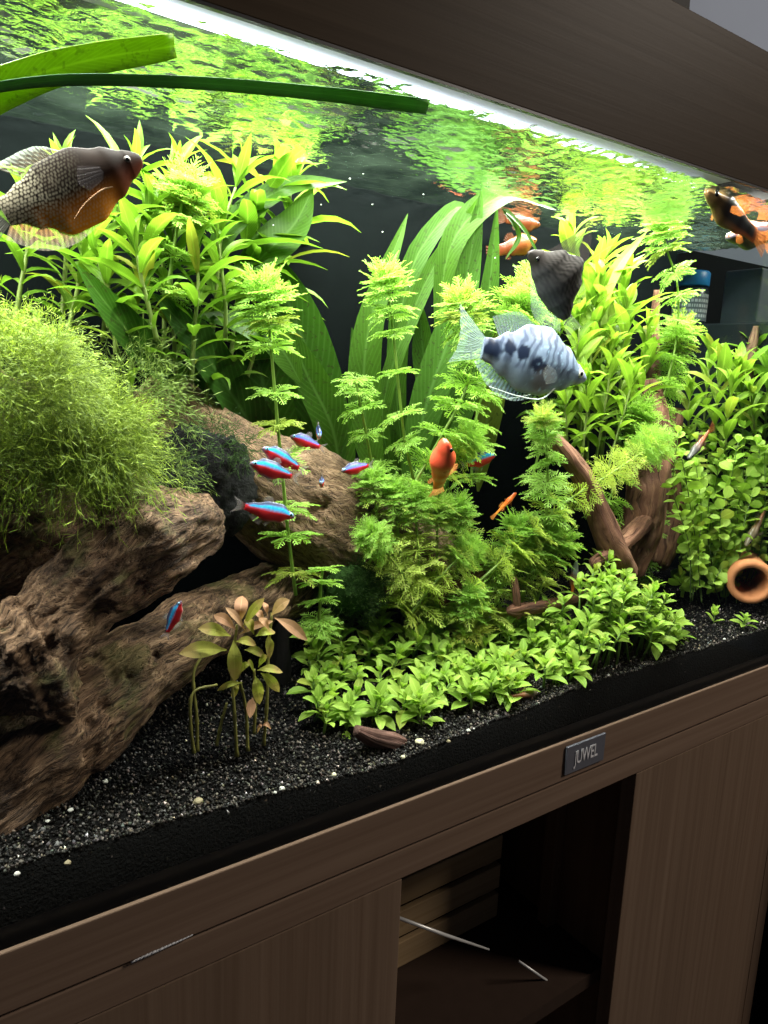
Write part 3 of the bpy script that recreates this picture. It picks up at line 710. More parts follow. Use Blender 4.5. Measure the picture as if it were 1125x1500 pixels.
# --- lance-leaved stem plants
M_hyg = leaf_mat('lance_leaf', (.080, .180, .013), (.15, .27, .026), .40, 0, .38, .4)
M_hygs = stem_mat('lance_stem', (.17, .24, .05))
HY = [leaf_mesh('leaf', M_hyg, 1, w_, b, .35, .42, 6, .05, 0, tw) for w_, b, tw in ((.27, .8, .2), (.24, 1.1, -.3), (.30, .5, .1), (.22, .95, .5), (.26, .7, -.15))]
M_hyg2 = leaf_mat('lance_leaf_pale', (.14, .27, .025), (.27, .42, .05), .42, 0, .38, .4)
HY2 = [leaf_mesh('leaf', M_hyg2, 1, w_, b, .35, .42, 6, .05, 0, tw) for w_, b, tw in ((.27, .8, .2), (.24, 1.1, -.3), (.30, .5, .1), (.22, .95, .5))]
HYL = [leaf_mesh('leaf', M_hyg, 1, w_, b, .35, .40, 6, .05, 0, tw) for w_, b, tw in ((.19, .9, .2), (.17, 1.2, -.3), (.21, .6, .1), (.16, 1.0, .5), (.18, .75, -.2))]
def lance(pts, label, lpx, spacing, group=None, rise=.75, sr=.0019, top=5, meshes=None, smat=None, lmin=.55, name='lance_leaf_plant', bare=0, jit=.12):
    P = spline([at(*p) for p in pts], 30); cum = [0]
    for i in range(29): cum.append(cum[-1] + (P[i + 1] - P[i]).length)
    L = cum[-1]; root = empty(name, P[0], label, 'aquatic plant', group); px = mpp(P[15])
    MB().tube(P, [sr * (1.1 - .5 * i / 29) for i in range(30)], 6).build('stem', smat or M_hygs, root, True)
    d = L * bare; az = R_.uniform(0, 3)
    while d < L + 1e-6:
        f = d / L; i = min(28, max(k for k in range(30) if cum[k] <= d + 1e-9)); p = P[i].lerp(P[i + 1], (d - cum[i]) / max(1e-6, cum[i + 1] - cum[i])); tn = (P[i + 1] - P[i]).normalized()
        for q in (0, math.pi):
            s_ = tn.orthogonal().normalized(); s_ = Quaternion(tn, az + q + R_.uniform(-.3, .3)) @ s_
            el = rise * (.35 + .75 * f) + R_.uniform(-.2, .25); dr = s_ * math.cos(el) + tn * math.sin(el)
            tipz = p.z + dr.normalized().z * lpx * px
            if tipz > WATER_Z - .004: dr.z *= max(0, (WATER_Z - .006 - p.z) / (lpx * px * max(.01, dr.z)))
            inst('leaf', R_.choice(meshes or HY), root, frame(p, dr + rv(jit), tn + rv(jit * 2), lpx * px * R_.uniform(.75, 1.15) * (lmin + (1 - lmin) * min(1, f * 1.6)) * (1 if f < .93 else .75)))
        az += math.pi / 2 + R_.uniform(-.25, .25); d += spacing * px * R_.uniform(.85, 1.15)
    for k in range(top):
        tn = (P[-1] - P[-2]).normalized(); s_ = Quaternion(tn, k * 2.4) @ tn.orthogonal().normalized(); el = R_.uniform(.9, 1.3)
        dr = s_ * math.cos(el) + tn * math.sin(el)
        if P[-1].z + dr.z * lpx * .7 * px > WATER_Z - .003: dr.z = max(0, (WATER_Z - .005 - P[-1].z) / (lpx * .7 * px))
        inst('leaf', R_.choice(meshes or HY), root, frame(P[-1], dr, tn, lpx * px * R_.uniform(.5, .75)))
    return root
GL = 'lance leaved stems at the back left'; GR = 'lance leaved stems right of the blue banded fish'
for pts, l in [([(190, 600, .17), (195, 500, .17), (205, 400, .17), (215, 330, .165)], 100), ([(260, 600, .18), (255, 500, .18), (250, 380, .18), (262, 300, .175)], 100),
               ([(90, 520, .19), (110, 440, .19), (120, 385, .185), (130, 340, .18)], 95), ([(300, 600, .2), (315, 450, .2), (325, 340, .2), (345, 275, .2)], 115),
               ([(330, 600, .22), (350, 420, .22), (375, 310, .21), (400, 262, .205)], 110), ([(20, 480, .2), (30, 420, .2), (40, 360, .2), (35, 300, .2)], 90),
               ([(230, 500, .14), (215, 440, .14), (205, 400, .14), (200, 375, .14)], 100), ([(150, 500, .2), (160, 400, .2), (170, 320, .2), (190, 260, .19)], 95), ([(280, 560, .15), (285, 480, .15), (290, 420, .15), (288, 380, .15)], 90), ([(170, 520, .15), (165, 450, .15), (150, 400, .15), (140, 370, .15)], 95), ([(360, 560, .24), (400, 420, .23), (420, 330, .22), (425, 285, .21)], 100), ([(240, 520, .23), (240, 420, .23), (235, 320, .22), (250, 265, .21)], 100), ([(90, 480, .23), (95, 400, .23), (100, 320, .22), (95, 270, .21)], 90), ([(330, 500, .16), (330, 450, .16), (325, 400, .16), (318, 350, .16)], 80)]:
    lance(pts, 'bright green stem plant with long lance leaves at the back left', l * 1.22, 20, GL, rise=.5, bare=.12, meshes=HYL)
for pts, l in [([(860, 700, .2), (850, 600, .2), (842, 500, .2), (838, 350, .2)], 70), ([(880, 680, .19), (880, 580, .19), (878, 480, .19), (880, 420, .19)], 72),
               ([(850, 680, .17), (850, 610, .17), (845, 540, .17), (848, 480, .17)], 68), ([(900, 680, .18), (905, 600, .18), (912, 520, .18), (918, 455, .18)], 72),
               ([(830, 660, .185), (825, 600, .185), (815, 540, .185), (815, 470, .185)], 66), ([(870, 690, .16), (880, 630, .16), (890, 570, .16), (895, 520, .16)], 68),
               ([(850, 680, .22), (845, 560, .22), (865, 430, .22), (885, 380, .22)], 75), ([(920, 690, .2), (930, 600, .2), (940, 540, .2), (950, 490, .2)], 66), ([(850, 690, .15), (855, 640, .15), (860, 600, .15), (858, 560, .15)], 62),
               ([(800, 680, .2), (800, 620, .2), (790, 560, .2), (790, 500, .2)], 62), ([(890, 690, .14), (900, 650, .14), (915, 600, .14), (925, 560, .14)], 60), ([(835, 690, .16), (830, 640, .16), (828, 590, .16), (826, 560, .16)], 56), ([(880, 680, .22), (895, 560, .22), (910, 460, .215), (915, 410, .21)], 70), ([(860, 680, .18), (862, 600, .18), (866, 510, .18), (870, 450, .18)], 72), ([(905, 690, .165), (915, 650, .165), (935, 590, .165), (945, 540, .165)], 62)]:
    lance(pts, 'yellow green lance leaved stem in the clump right of the blue banded fish', l, 19, GR, bare=.2, meshes=HY2)
for pts, l in [([(1040, 720, .15), (1045, 650, .15), (1050, 590, .15), (1055, 540, .15)], 66), ([(1080, 720, .14), (1085, 660, .14), (1088, 600, .14), (1085, 545, .14)], 70), ([(1120, 740, .13), (1120, 660, .13), (1122, 600, .13), (1125, 545, .13)], 72),
               ([(1010, 700, .17), (1010, 660, .17), (1008, 610, .17), (1010, 580, .17)], 56), ([(1100, 700, .17), (1105, 640, .17), (1108, 570, .17), (1110, 520, .17)], 62), ([(1160, 740, .12), (1160, 660, .12), (1158, 600, .12)], 70), ([(1060, 720, .12), (1062, 660, .12), (1066, 610, .12), (1070, 575, .12)], 66), ([(1030, 700, .19), (1030, 640, .19), (1035, 570, .19), (1040, 525, .19)], 60), ([(1110, 700, .11), (1108, 660, .11), (1104, 620, .11), (1100, 580, .11)], 64)]:
    lance(pts, 'lance leaved stem plant at the right edge above the round leaves', l, 15, 'lance leaved stems at the right edge', bare=.2, meshes=HY2)

# --- broad sword plants: every leaf traced base to tip
M_sw = leaf_mat('sword_leaf', (.026, .080, .009), (.045, .115, .012), .42, .8, .4, .45)
M_swl = leaf_mat('sword_leaf_light', (.036, .098, .009), (.060, .140, .014), .42, .5, .4, .45)
def blade(root, pts, wpx, mt, up, wav=.05, peak=.45, pet=0, roll=0, n=16, name='leaf'):
    P = spline([at(*p) for p in pts], n + 1); m = MB(); e = math.log(.5) / math.log(peak)
    for i, p in enumerate(P):
        t = i / n; tn = (P[min(i + 1, n)] - P[max(i - 1, 0)]).normalized(); s_ = tn.cross(Vector(up)).normalized(); nr = s_.cross(tn)
        q = max(0, (t - pet) / (1 - pet)); w_ = max(.07 if t < .9 else .02, math.sin(math.pi * q ** e) ** .8) * wpx / 2 * mpp(p) 
        for u in (-1, -.66, -.33, 0, .33, .66, 1):
            dz = (abs(u) ** 1.3 * .22 + wav * math.sin(t * 19 + u * 1.7) * abs(u)) * w_
            m.v.append(tuple(p + s_ * u * w_ + nr * dz)); m.uv[len(m.v) - 1] = (u / 2 + .5, t)
    for i in range(n):
        for k in range(6): m.f.append((i * 7 + k, i * 7 + 7 + k, i * 7 + 8 + k, i * 7 + k + 1))
    return m.build(name, mt, root, True)
FUP = (-.35, -.8, .45)
sw = empty('sword_plant', at(470, 700, .225), 'dark green sword plant with broad leaves behind the tan log', 'aquatic plant')
for pts, w_, mt in [([(400, 740, .25), (300, 610, .24), (200, 500, .15), (112, 388, .12)], 74, M_sw), ([(430, 740, .25), (365, 620, .245), (290, 505, .175), (225, 430, .15)], 76, M_sw),
                    ([(480, 760, .235), (470, 600, .225), (425, 450, .22), (352, 318, .22)], 80, M_sw), ([(500, 760, .23), (490, 640, .22), (450, 550, .21), (415, 470, .2)], 60, M_swl),
                    ([(440, 560, .2), (410, 510, .195), (360, 478, .19), (284, 462, .18)], 52, M_swl), ([(420, 780, .245), (400, 650, .245), (380, 540, .24), (350, 450, .24)], 90, M_sw),
                    ([(330, 430, .2), (390, 370, .19), (430, 330, .19), (458, 277, .185)], 60, M_swl), ([(290, 420, .21), (340, 330, .2), (420, 275, .19), (508, 266, .18)], 38, M_swl),
                    ([(360, 760, .25), (320, 640, .25), (300, 560, .25), (300, 470, .25)], 70, M_sw)]:
    blade(sw, pts, w_, mt, FUP)
sw = empty('sword_plant', at(600, 720, .22), 'tall sword plant with speckled leaves curving to the surface in the centre', 'aquatic plant')
for pts, w_, mt in [([(560, 740, .22), (535, 620, .22), (540, 480, .215), (597, 313, .21)], 50, M_swl), ([(590, 740, .2), (625, 590, .2), (675, 440, .195), (706, 276, .19)], 54, M_sw),
                    ([(600, 740, .235), (580, 560, .235), (600, 400, .23), (660, 310, .22), (690, 308, .21)], 34, M_swl), ([(590, 740, .23), (560, 600, .225), (620, 420, .215), (680, 330, .20), (700, 290, .19)], 26, M_swl),
                    ([(640, 740, .22), (690, 560, .22), (715, 430, .215), (728, 300, .21)], 34, M_sw), ([(640, 520, .21), (660, 360, .2), (740, 285, .19), (815, 308, .18)], 38, M_swl),
                    ([(600, 740, .24), (560, 640, .24), (530, 560, .24), (515, 480, .235)], 46, M_sw), ([(650, 740, .24), (640, 620, .24), (620, 520, .24), (615, 440, .235)], 46, M_sw),
                    ([(700, 720, .225), (715, 600, .22), (735, 480, .22), (770, 420, .215)], 44, M_swl), ([(740, 380, .19), (760, 345, .19), (738, 308, .19), (770, 340, .185), (800, 400, .18)], 10, M_swl),
                    ([(610, 750, .25), (640, 650, .25), (660, 560, .25), (690, 450, .25)], 50, M_sw)]:
    blade(sw, pts, w_, mt, FUP)
M_tall = leaf_mat('pale_strap', (.35, .50, .10), (.45, .58, .15), .45, 0, .4, .3)
sp_ = empty('strap_leaf_plant', at(880, 560, .19), 'pale strap leaves reaching the bright surface behind the dark fish', 'aquatic plant')
for pts, w_ in [([(890, 540, .2), (880, 450, .19), (905, 390, .185), (948, 338, .18)], 22), ([(880, 540, .2), (870, 450, .2), (900, 400, .2), (945, 372, .2)], 10), ([(860, 520, .21), (845, 420, .21), (835, 350, .21), (833, 307, .21)], 24), ([(890, 520, .2), (893, 460, .2), (890, 410, .2)], 18)]:
    blade(sp_, pts, w_, M_tall, FUP, 0, .4)
# loose strap leaves drifting at the surface
M_fl = leaf_mat('floating_leaf', (.135, .215, .010), (.17, .25, .014), .5, .35, .35, .3)
M_fl2 = leaf_mat('floating_leaf_dark', (.040, .095, .032), (.050, .11, .042), .45, 0, .28, .2)
def strap(pts, w0, w1, mt, label):
    n = 24; P = spline([at(*p) for p in pts], n + 1); m = MB()
    for i, p in enumerate(P):
        t = i / n; tn = (P[min(i + 1, n)] - P[max(i - 1, 0)]).normalized(); s_ = tn.cross(Vector((-.3, -.75, -.55))).normalized(); nr = s_.cross(tn); w_ = (w0 + (w1 - w0) * t) / 2 * mpp(p) * (1 if t < .97 else .9)
        for u in (-1, -.5, 0, .5, 1): m.v.append(tuple(p + s_ * u * w_ + nr * (.12 * abs(u) + .05 * math.sin(t * 23 + u)) * w_)); m.uv[len(m.v) - 1] = (u / 2 + .5, t)
    for i in range(n):
        for k in range(4): m.f.append((i * 5 + k, i * 5 + 5 + k, i * 5 + 6 + k, i * 5 + k + 1))
    o = m.build('strap_leaf', mt, None, True); so = o.modifiers.new('thickness', 'SOLIDIFY'); so.thickness = .0008
    tag(o, label, 'leaf')
strap([(-60, 160, .022), (20, 122, .022), (120, 90, .022), (255, 67, .02)], 62, 34, M_fl, 'broad lime green strap leaf floating at the surface, upper left')
strap([(-60, 135, .014), (100, 117, .014), (300, 122, .016), (480, 138, .02), (626, 156, .022)], 14, 22, M_fl2, 'long dark green strap leaf drifting across the upper left')

# --- small round-leaved mass on the right
M_rnd = leaf_mat('round_leaf', (.30, .50, .07), (.46, .66, .13), .42, 0, .35, .2)
M_rnds = stem_mat('round_stem', (.12, .20, .05))
RL = [leaf_mesh('leaf', M_rnd, 1, w_, b, .2, .52, 5, .0, 0, 0, .6) for w_, b in ((.78, .3), (.7, .6), (.85, .1))]
rr3 = random.Random(4)
for i in range(64):
    px = rr3.uniform(985, 1130); top = rr3.uniform(625, 800) if i < 50 else rr3.uniform(800, 860); Y = rr3.uniform(.075, .17)
    bx_ = 1045 + (px - 1050) * .6; by = 905 - Y * 260
    lance([(bx_, by, Y), (bx_ * .6 + px * .4 + rr3.uniform(-14, 14), (by * 2 + top) / 3, Y + rr3.uniform(-.01, .01)), (bx_ * .3 + px * .7 + rr3.uniform(-14, 14), (by + top * 2) / 3, Y + rr3.uniform(-.01, .01)), (px, top, Y)], 'thin stem with small round bright leaves in the bushy mass at right', 20, 14, 'round leaved stems at the right', .45, .0008, 3, RL, M_rnds, .8, 'round_leaf_plant', bare=.25, jit=.45)
for px, py, Y, lb in ((1045, 905, .05, 'low tuft of round leaves left of the terracotta pipe'),):
    lance([(px, py + 28, Y), (px, py + 10, Y), (px + 2, py - 8, Y)], lb, 19, 12, None, .6, .0009, 4, RL, M_rnds, .9, 'round_leaf_plant')

# --- carpet rosettes
M_car = leaf_mat('carpet_leaf', (.19, .34, .045), (.35, .50, .085), .38, 0, .36, .4)
M_cars = stem_mat('carpet_stem', (.13, .24, .04))
CL = [leaf_mesh('leaf', M_car, 1, w_, b, .3, .5, 6, .08, 0, tw, .85) for w_, b, tw in ((.42, .7, 0), (.36, 1.0, .2), (.45, .5, -.2), (.39, .9, .1))]
def rosette(x, y, h, s, label, group, lean=.25, tiers=None):
    z = ground(x, y); b = Vector((x, y, z)); root = empty('carpet_plant', b, label, 'aquatic plant', group)
    tn = Vector((R_.uniform(-lean, lean), R_.uniform(-lean, lean) - .12, 1)).normalized(); hp = b + tn * h
    MB().tube([b - tn * .003, b + tn * h * .5 + rv(.002), hp], [.0014, .0013, .001], 5).build('stem', M_cars, root, True)
    az = R_.uniform(0, 6); n = tiers or 4
    for k in range(n):
        f = k / (n - 1); p = hp - tn * (1 - f) * s * R_.uniform(.45, .6)
        for q in (0, math.pi):
            s_ = Quaternion(tn, az + q + R_.uniform(-.25, .25)) @ tn.orthogonal().normalized(); el = .12 + .75 * f + R_.uniform(-.15, .2)
            inst('leaf', R_.choice(CL), root, frame(p, s_ * math.cos(el) + tn * math.sin(el), tn, s * R_.uniform(.85, 1.15) * (1 - .3 * f)))
        az += math.pi / 2 + R_.uniform(-.2, .2)
    for k in range(2):
        s_ = Quaternion(tn, az + k * 3.1) @ tn.orthogonal().normalized()
        inst('leaf', CL[2], root, frame(hp, s_ * .35 + tn, tn, s * .42))
def inpoly(x, y, poly):
    c = False; j = len(poly) - 1
    for i in range(len(poly)):
        a, b = poly[i], poly[j]
        if (a[1] > y) != (b[1] > y) and x < (b[0] - a[0]) * (y - a[1]) / (b[1] - a[1]) + a[0]: c = not c
        j = i
    return c
rc_ = random.Random(21)
def scatter(poly, n, dmin):
    pts = []; xs = [p[0] for p in poly]; ys = [p[1] for p in poly]; k = 0
    while len(pts) < n and k < 20000:
        k += 1; x, y = rc_.uniform(min(xs), max(xs)), rc_.uniform(min(ys), max(ys))
        if inpoly(x, y, poly) and all((x - a) ** 2 + (y - b) ** 2 > dmin ** 2 for a, b in pts): pts.append((x, y))
    return pts
carpet = [(.295, .062), (.33, .046), (.40, .040), (.46, .030), (.52, .024), (.60, .024), (.62, .14), (.50, .19), (.37, .19), (.325, .13)]
for x, y in scatter(carpet, 130, .0100):
    rosette(x, y, rc_.uniform(.010, .026) + max(0, y - .07) * .22, rc_.uniform(.016, .034), 'small bright green rosette in the leafy carpet at the front', 'rosettes of the front carpet')
mound = [(.58, .022), (.78, .020), (.80, .05), (.74, .10), (.60, .10)]
for x, y in scatter(mound, 85, .0100):
    u = (x - .68) / .10; hh = .085 * max(.18, 1 - u * u) + max(0, y - .03) * .3
    rosette(x, y, hh * rc_.uniform(.35, 1.05), rc_.uniform(.015, .031), 'bright green rosette on the taller carpet mound at right', 'rosettes of the right carpet mound')
def floorpt(px, py):
    Y = on_floor(px, py); p = at(px, py, Y); return p.x, max(.02, p.y)
for px, py, s, lb in ((500, 1060, .024, 'dark green rosette with long leaves at the left tip of the carpet'), (618, 1062, .024, 'large pale rosette at the front of the carpet beside the pale pebble'),
                      (1098, 925, .018, 'small dark rosette by the terracotta pipe'), (500, 962, .021, 'rosette on a longer stem at the back left of the carpet')):
    x, y = floorpt(px, py); rosette(x, y, .014 if py > 1000 or px > 1000 else .03, s, lb, None, .15, 5)

# --- reddish stem plant on the gravel: leaves traced one by one
M_lud = leaf_mat('olive_leaf', (.30, .34, .05), (.42, .42, .09), .4, .25, .4, .4, (.45, .28, .14))
M_ludr = leaf_mat('red_leaf', (.48, .25, .15), (.58, .36, .20), .4, .2, .4, .4)
M_luds = stem_mat('olive_stem', (.22, .21, .05))
lu = empty('red_stem_plant', at(345, 1105, .055), 'olive and reddish stem plant standing alone on bare gravel', 'aquatic plant')
for pts in [[(347, 1108, .052), (343, 1040, .055), (340, 980, .06), (347, 915, .06)], [(386, 1092, .06), (391, 1030, .062), (393, 960, .065), (398, 898, .066)], [(284, 1103, .055), (279, 1060, .057), (283, 1015, .062), (318, 1003, .063)], [(289, 1100, .056), (288, 1050, .06), (283, 990, .066), (296, 960, .07)],
            [(317, 1092, .062), (325, 1055, .062), (332, 1030, .062)], [(372, 1075, .066), (374, 1030, .066), (372, 980, .066)], [(363, 1100, .055), (360, 1040, .06), (352, 1000, .06)]]:
    P = spline([at(*p) for p in pts], 22)
    MB().tube(P, [.00145 * (1.3 if i % 6 == 0 else 1) * (1 - .3 * i / 21) for i in range(22)], 7).build('stem', M_luds, lu, True)
for k, (a, b, w_, red) in enumerate([((332, 952), (262, 958), 25, 0), ((338, 932), (290, 921), 20, 0), ((345, 922), (313, 901), 16, 1), ((350, 915), (355, 873), 20, 1), ((356, 918), (387, 876), 14, 0), ((342, 938), (344, 998), 22, 0), ((352, 960), (342, 1000), 18, 0),
        ((392, 903), (386, 882), 9, 1), ((397, 902), (424, 879), 18, 1), ((402, 905), (450, 938), 18, 1), ((372, 930), (360, 906), 14, 0), ((374, 932), (403, 926), 14, 0), ((358, 952), (388, 962), 13, 0), ((393, 930), (395, 965), 15, 0), ((355, 1000), (318, 1012), 9, 0), ((350, 1003), (340, 1025), 9, 0), ((372, 985), (362, 970), 12, 0),
        ((376, 982), (414, 985), 13, 0), ((382, 986), (409, 1014), 15, 0), ((374, 990), (380, 1032), 17, 0), ((370, 1022), (366, 1052), 14, 1), ((376, 1035), (362, 1048), 9, 0), ((384, 1062), (397, 1068), 8, 1), ((384, 1062), (376, 1075), 7, 1), ((350, 930), (400, 910), 12, 1), ((360, 925), (330, 890), 12, 1), ((395, 925), (380, 905), 12, 1), ((368, 972), (350, 985), 10, 0), ((378, 978), (392, 960), 10, 0), ((345, 940), (375, 945), 14, 0), ((388, 912), (372, 895), 12, 1)]):
    Y = .06 - .004 * (k % 3)
    mid = ((a[0] + b[0]) / 2, (a[1] + b[1]) / 2 - 4, Y - .004)
    blade(lu, [(*a, Y), mid, (*b, Y - .008 + .006 * (k % 4))], w_, M_ludr if red else M_lud, (R_.uniform(-.4, .2), -.75, R_.uniform(.3, .8)), .03, .55, .05, n=8)

# --- moss
def moss_mat(name, a, b):
    t = NT(name); at_ = t.n('ShaderNodeVertexColor', layer_name='col'); sp = t.n('ShaderNodeSeparateColor'); t.set(sp.inputs[0], at_.outputs[0])
    c = t.mix(sp.outputs[0], a, b); p = t.bsdf(Base_Color=c, Roughness=.55, Specular_IOR_Level=.25); tr = t.n('ShaderNodeBsdfTranslucent'); t.set(tr.inputs[0], c)
    return t.end(t.mixs(.4, p, tr.outputs[0]))
def moss(name, n, surf, length, rad, mt, label, droop=.5, wild=.5, seed=1, side=5, cat='moss'):
    """surf(rand) -> (point, outward); thin branching fronds with tiny side leaves"""
    r = random.Random(seed); V = []; F = []; C = []
    def rib(P, w_, c):
        n0 = len(V)
        for i, p in enumerate(P):
            d = (P[min(i + 1, len(P) - 1)] - P[max(i - 1, 0)]).normalized(); s1 = d.orthogonal().normalized(); s2 = d.cross(s1); k = w_ * (1 - .6 * i / (len(P) - 1))
            for a in (0, 2.094, 4.189): V.append(tuple(p + (s1 * math.cos(a) + s2 * math.sin(a)) * k)); C.append((c, c, c, 1))
        for i in range(len(P) - 1):
            for k in range(3): F.append((n0 + i * 3 + k, n0 + i * 3 + (k + 1) % 3, n0 + i * 3 + 3 + (k + 1) % 3, n0 + i * 3 + 3 + k))
    for _ in range(n):
        p, o = surf(r); o = o.normalized(); d = (o + Vector((r.gauss(0, wild), r.gauss(0, wild), r.gauss(0, wild)))).normalized()
        L = length * r.uniform(.4, 1.25); P = [p]; c = min(1, max(0, r.gauss(.5, .28)))
        for i in range(5):
            d = (d + Vector((r.gauss(0, .22), r.gauss(0, .22), r.gauss(0, .22) - droop * .16))).normalized(); P.append(P[-1] + d * L / 5)
        rib(P, rad, c)
        for k in range(side):
            i = r.randint(1, 4); b = P[i].lerp(P[i + 1], r.random()); dd = ((P[i + 1] - P[i]).normalized() + Vector((r.gauss(0, .7), r.gauss(0, .7), r.gauss(0, .7)))).normalized()
            l2 = L * r.uniform(.08, .22); n0 = len(V); s_ = dd.orthogonal().normalized() * rad * 1.6
            V.extend([tuple(b - s_ * .5), tuple(b + dd * l2 * .5 + s_), tuple(b + dd * l2), tuple(b + dd * l2 * .5 - s_)]); C.extend([(min(1, c + .2),) * 3 + (1,)] * 4); F.append((n0, n0 + 1, n0 + 2, n0 + 3))
    m = MB(); m.v = V; m.f = F; m.c = C
    o = m.build(name, mt, None, True); return tag(o, label, cat)
def ell(cx, cy_, Y, rx, rz, ry, zmin=-1, fwd=0):
    c = at(cx, cy_, Y); k = mpp(c)
    def f(r):
        while True:
            d = Vector((r.gauss(0, 1), r.gauss(0, 1), r.gauss(0, 1))).normalized()
            if d.z > zmin and d.y < .45: break
        s_ = 1 + .42 * noise.noise(d * 2.3 + Vector((cx * .01, 0, 0))) + .22 * noise.noise(d * 6)
        p = c + (RT * (d.x * rx * k) + Vector((0, d.y * ry, 0)) + Vector((0, 0, d.z * rz * k))) * s_
        return p * 1 - d * r.random() ** 2 * .006, Vector((d.x, d.y, d.z))
    return f
MM = moss_mat('moss_bright', (.050, .105, .006), (.28, .40, .030)); MMd = moss_mat('moss_dark', (.018, .050, .008), (.05, .11, .015)); MMm = moss_mat('moss_mid', (.05, .10, .012), (.16, .24, .035))
moss('moss_clump', 6800, ell(-25, 575, .12, 135, 92, .065, -.25), .026, .00017, MM, 'large fluffy bright green moss clump on top of the left driftwood', .8, .6, 1)
moss('moss_clump', 3900, ell(85, 628, .12, 100, 46, .05, -.4), .027, .00016, MM, 'low moss mat sloping right over the log below the lance leaves', 1.0, .6, 12)
moss('moss_clump', 1700, ell(45, 672, .095, 130, 24, .03, -.8), .042, .00019, MM, 'stringy moss hanging off the front of the left driftwood', 1.8, .55, 2)
moss('moss_clump', 300, ell(190, 585, .135, 45, 45, .045, -.3), .040, .00017, MMm, 'wispy moss fringe reaching right over the black rock', .3, .5, 3)
moss('moss_clump', 300, ell(235, 700, .105, 40, 40, .03, -.9), .022, .00019, MMm, 'thin moss draped down the front of the log beside the black rock', 1.2, .6, 4, 3)
moss('moss_clump', 300, ell(310, 660, .145, 45, 40, .02, -.4), .020, .00022, MMd, 'dark green moss patch on the black rock', .6, .6, 5)
moss('moss_ball', 2600, ell(512, 862, .15, 40, 40, .028, -1), .009, .00025, MMd, 'dark green fuzzy moss ball at the foot of the tan log', .1, .35, 6, 3)
mc = bmesh.new(); bmesh.ops.create_icosphere(mc, subdivisions=3, radius=1)
mb_ = bpy.data.objects['moss_ball']; cb = at(512, 862, .15); kk = mpp(cb)
for v in mc.verts: v.co = cb + Vector((v.co.x * 37 * kk, v.co.y * .024, v.co.z * 37 * kk)) * (1 + .12 * noise.noise(v.co * 3))
me = bpy.data.meshes.new('core'); mc.to_mesh(me); mc.free(); me.materials.append(plain('moss_core', (.02, .05, .01), .9, .1, 0, .5, 200))
co = bpy.data.objects.new('core', me); col.objects.link(co); co.parent = mb_

# ------------------------------------------------------------------ fish
M_fish = vcol_mat('fish_skin', .32, .5, 260, .25, 0, .3)
M_dull = vcol_mat('dark_fish_skin', .5, .08, 260, .3, 0, .3)
M_neon = vcol_mat('tetra_skin', .25, .6, 300, .12, 0, .4)
M_eye = plain('eye_black', (.004, .004, .005), .15, .6); M_iris = plain('eye_ring', (.62, .62, .52), .3, .6)
def cmix(a, b, f): f = max(0, min(1, f)); return tuple(x + (y - x) * f for x, y in zip(a, b))
def sst(a, b, x): t = max(0, min(1, (x - a) / (b - a))); return t * t * (3 - 2 * t)
def prof_at(P, s):
    for (s0, *a), (s1, *b) in zip(P, P[1:]):
        if s <= s1:
            f = (s - s0) / (s1 - s0); f = f * f * (3 - 2 * f) if s0 > 0 else math.sqrt(max(0, f)) * .6 + f * .4
            return [x + (y - x) * f for x, y in zip(a, b)]
    return list(P[-1][1:])
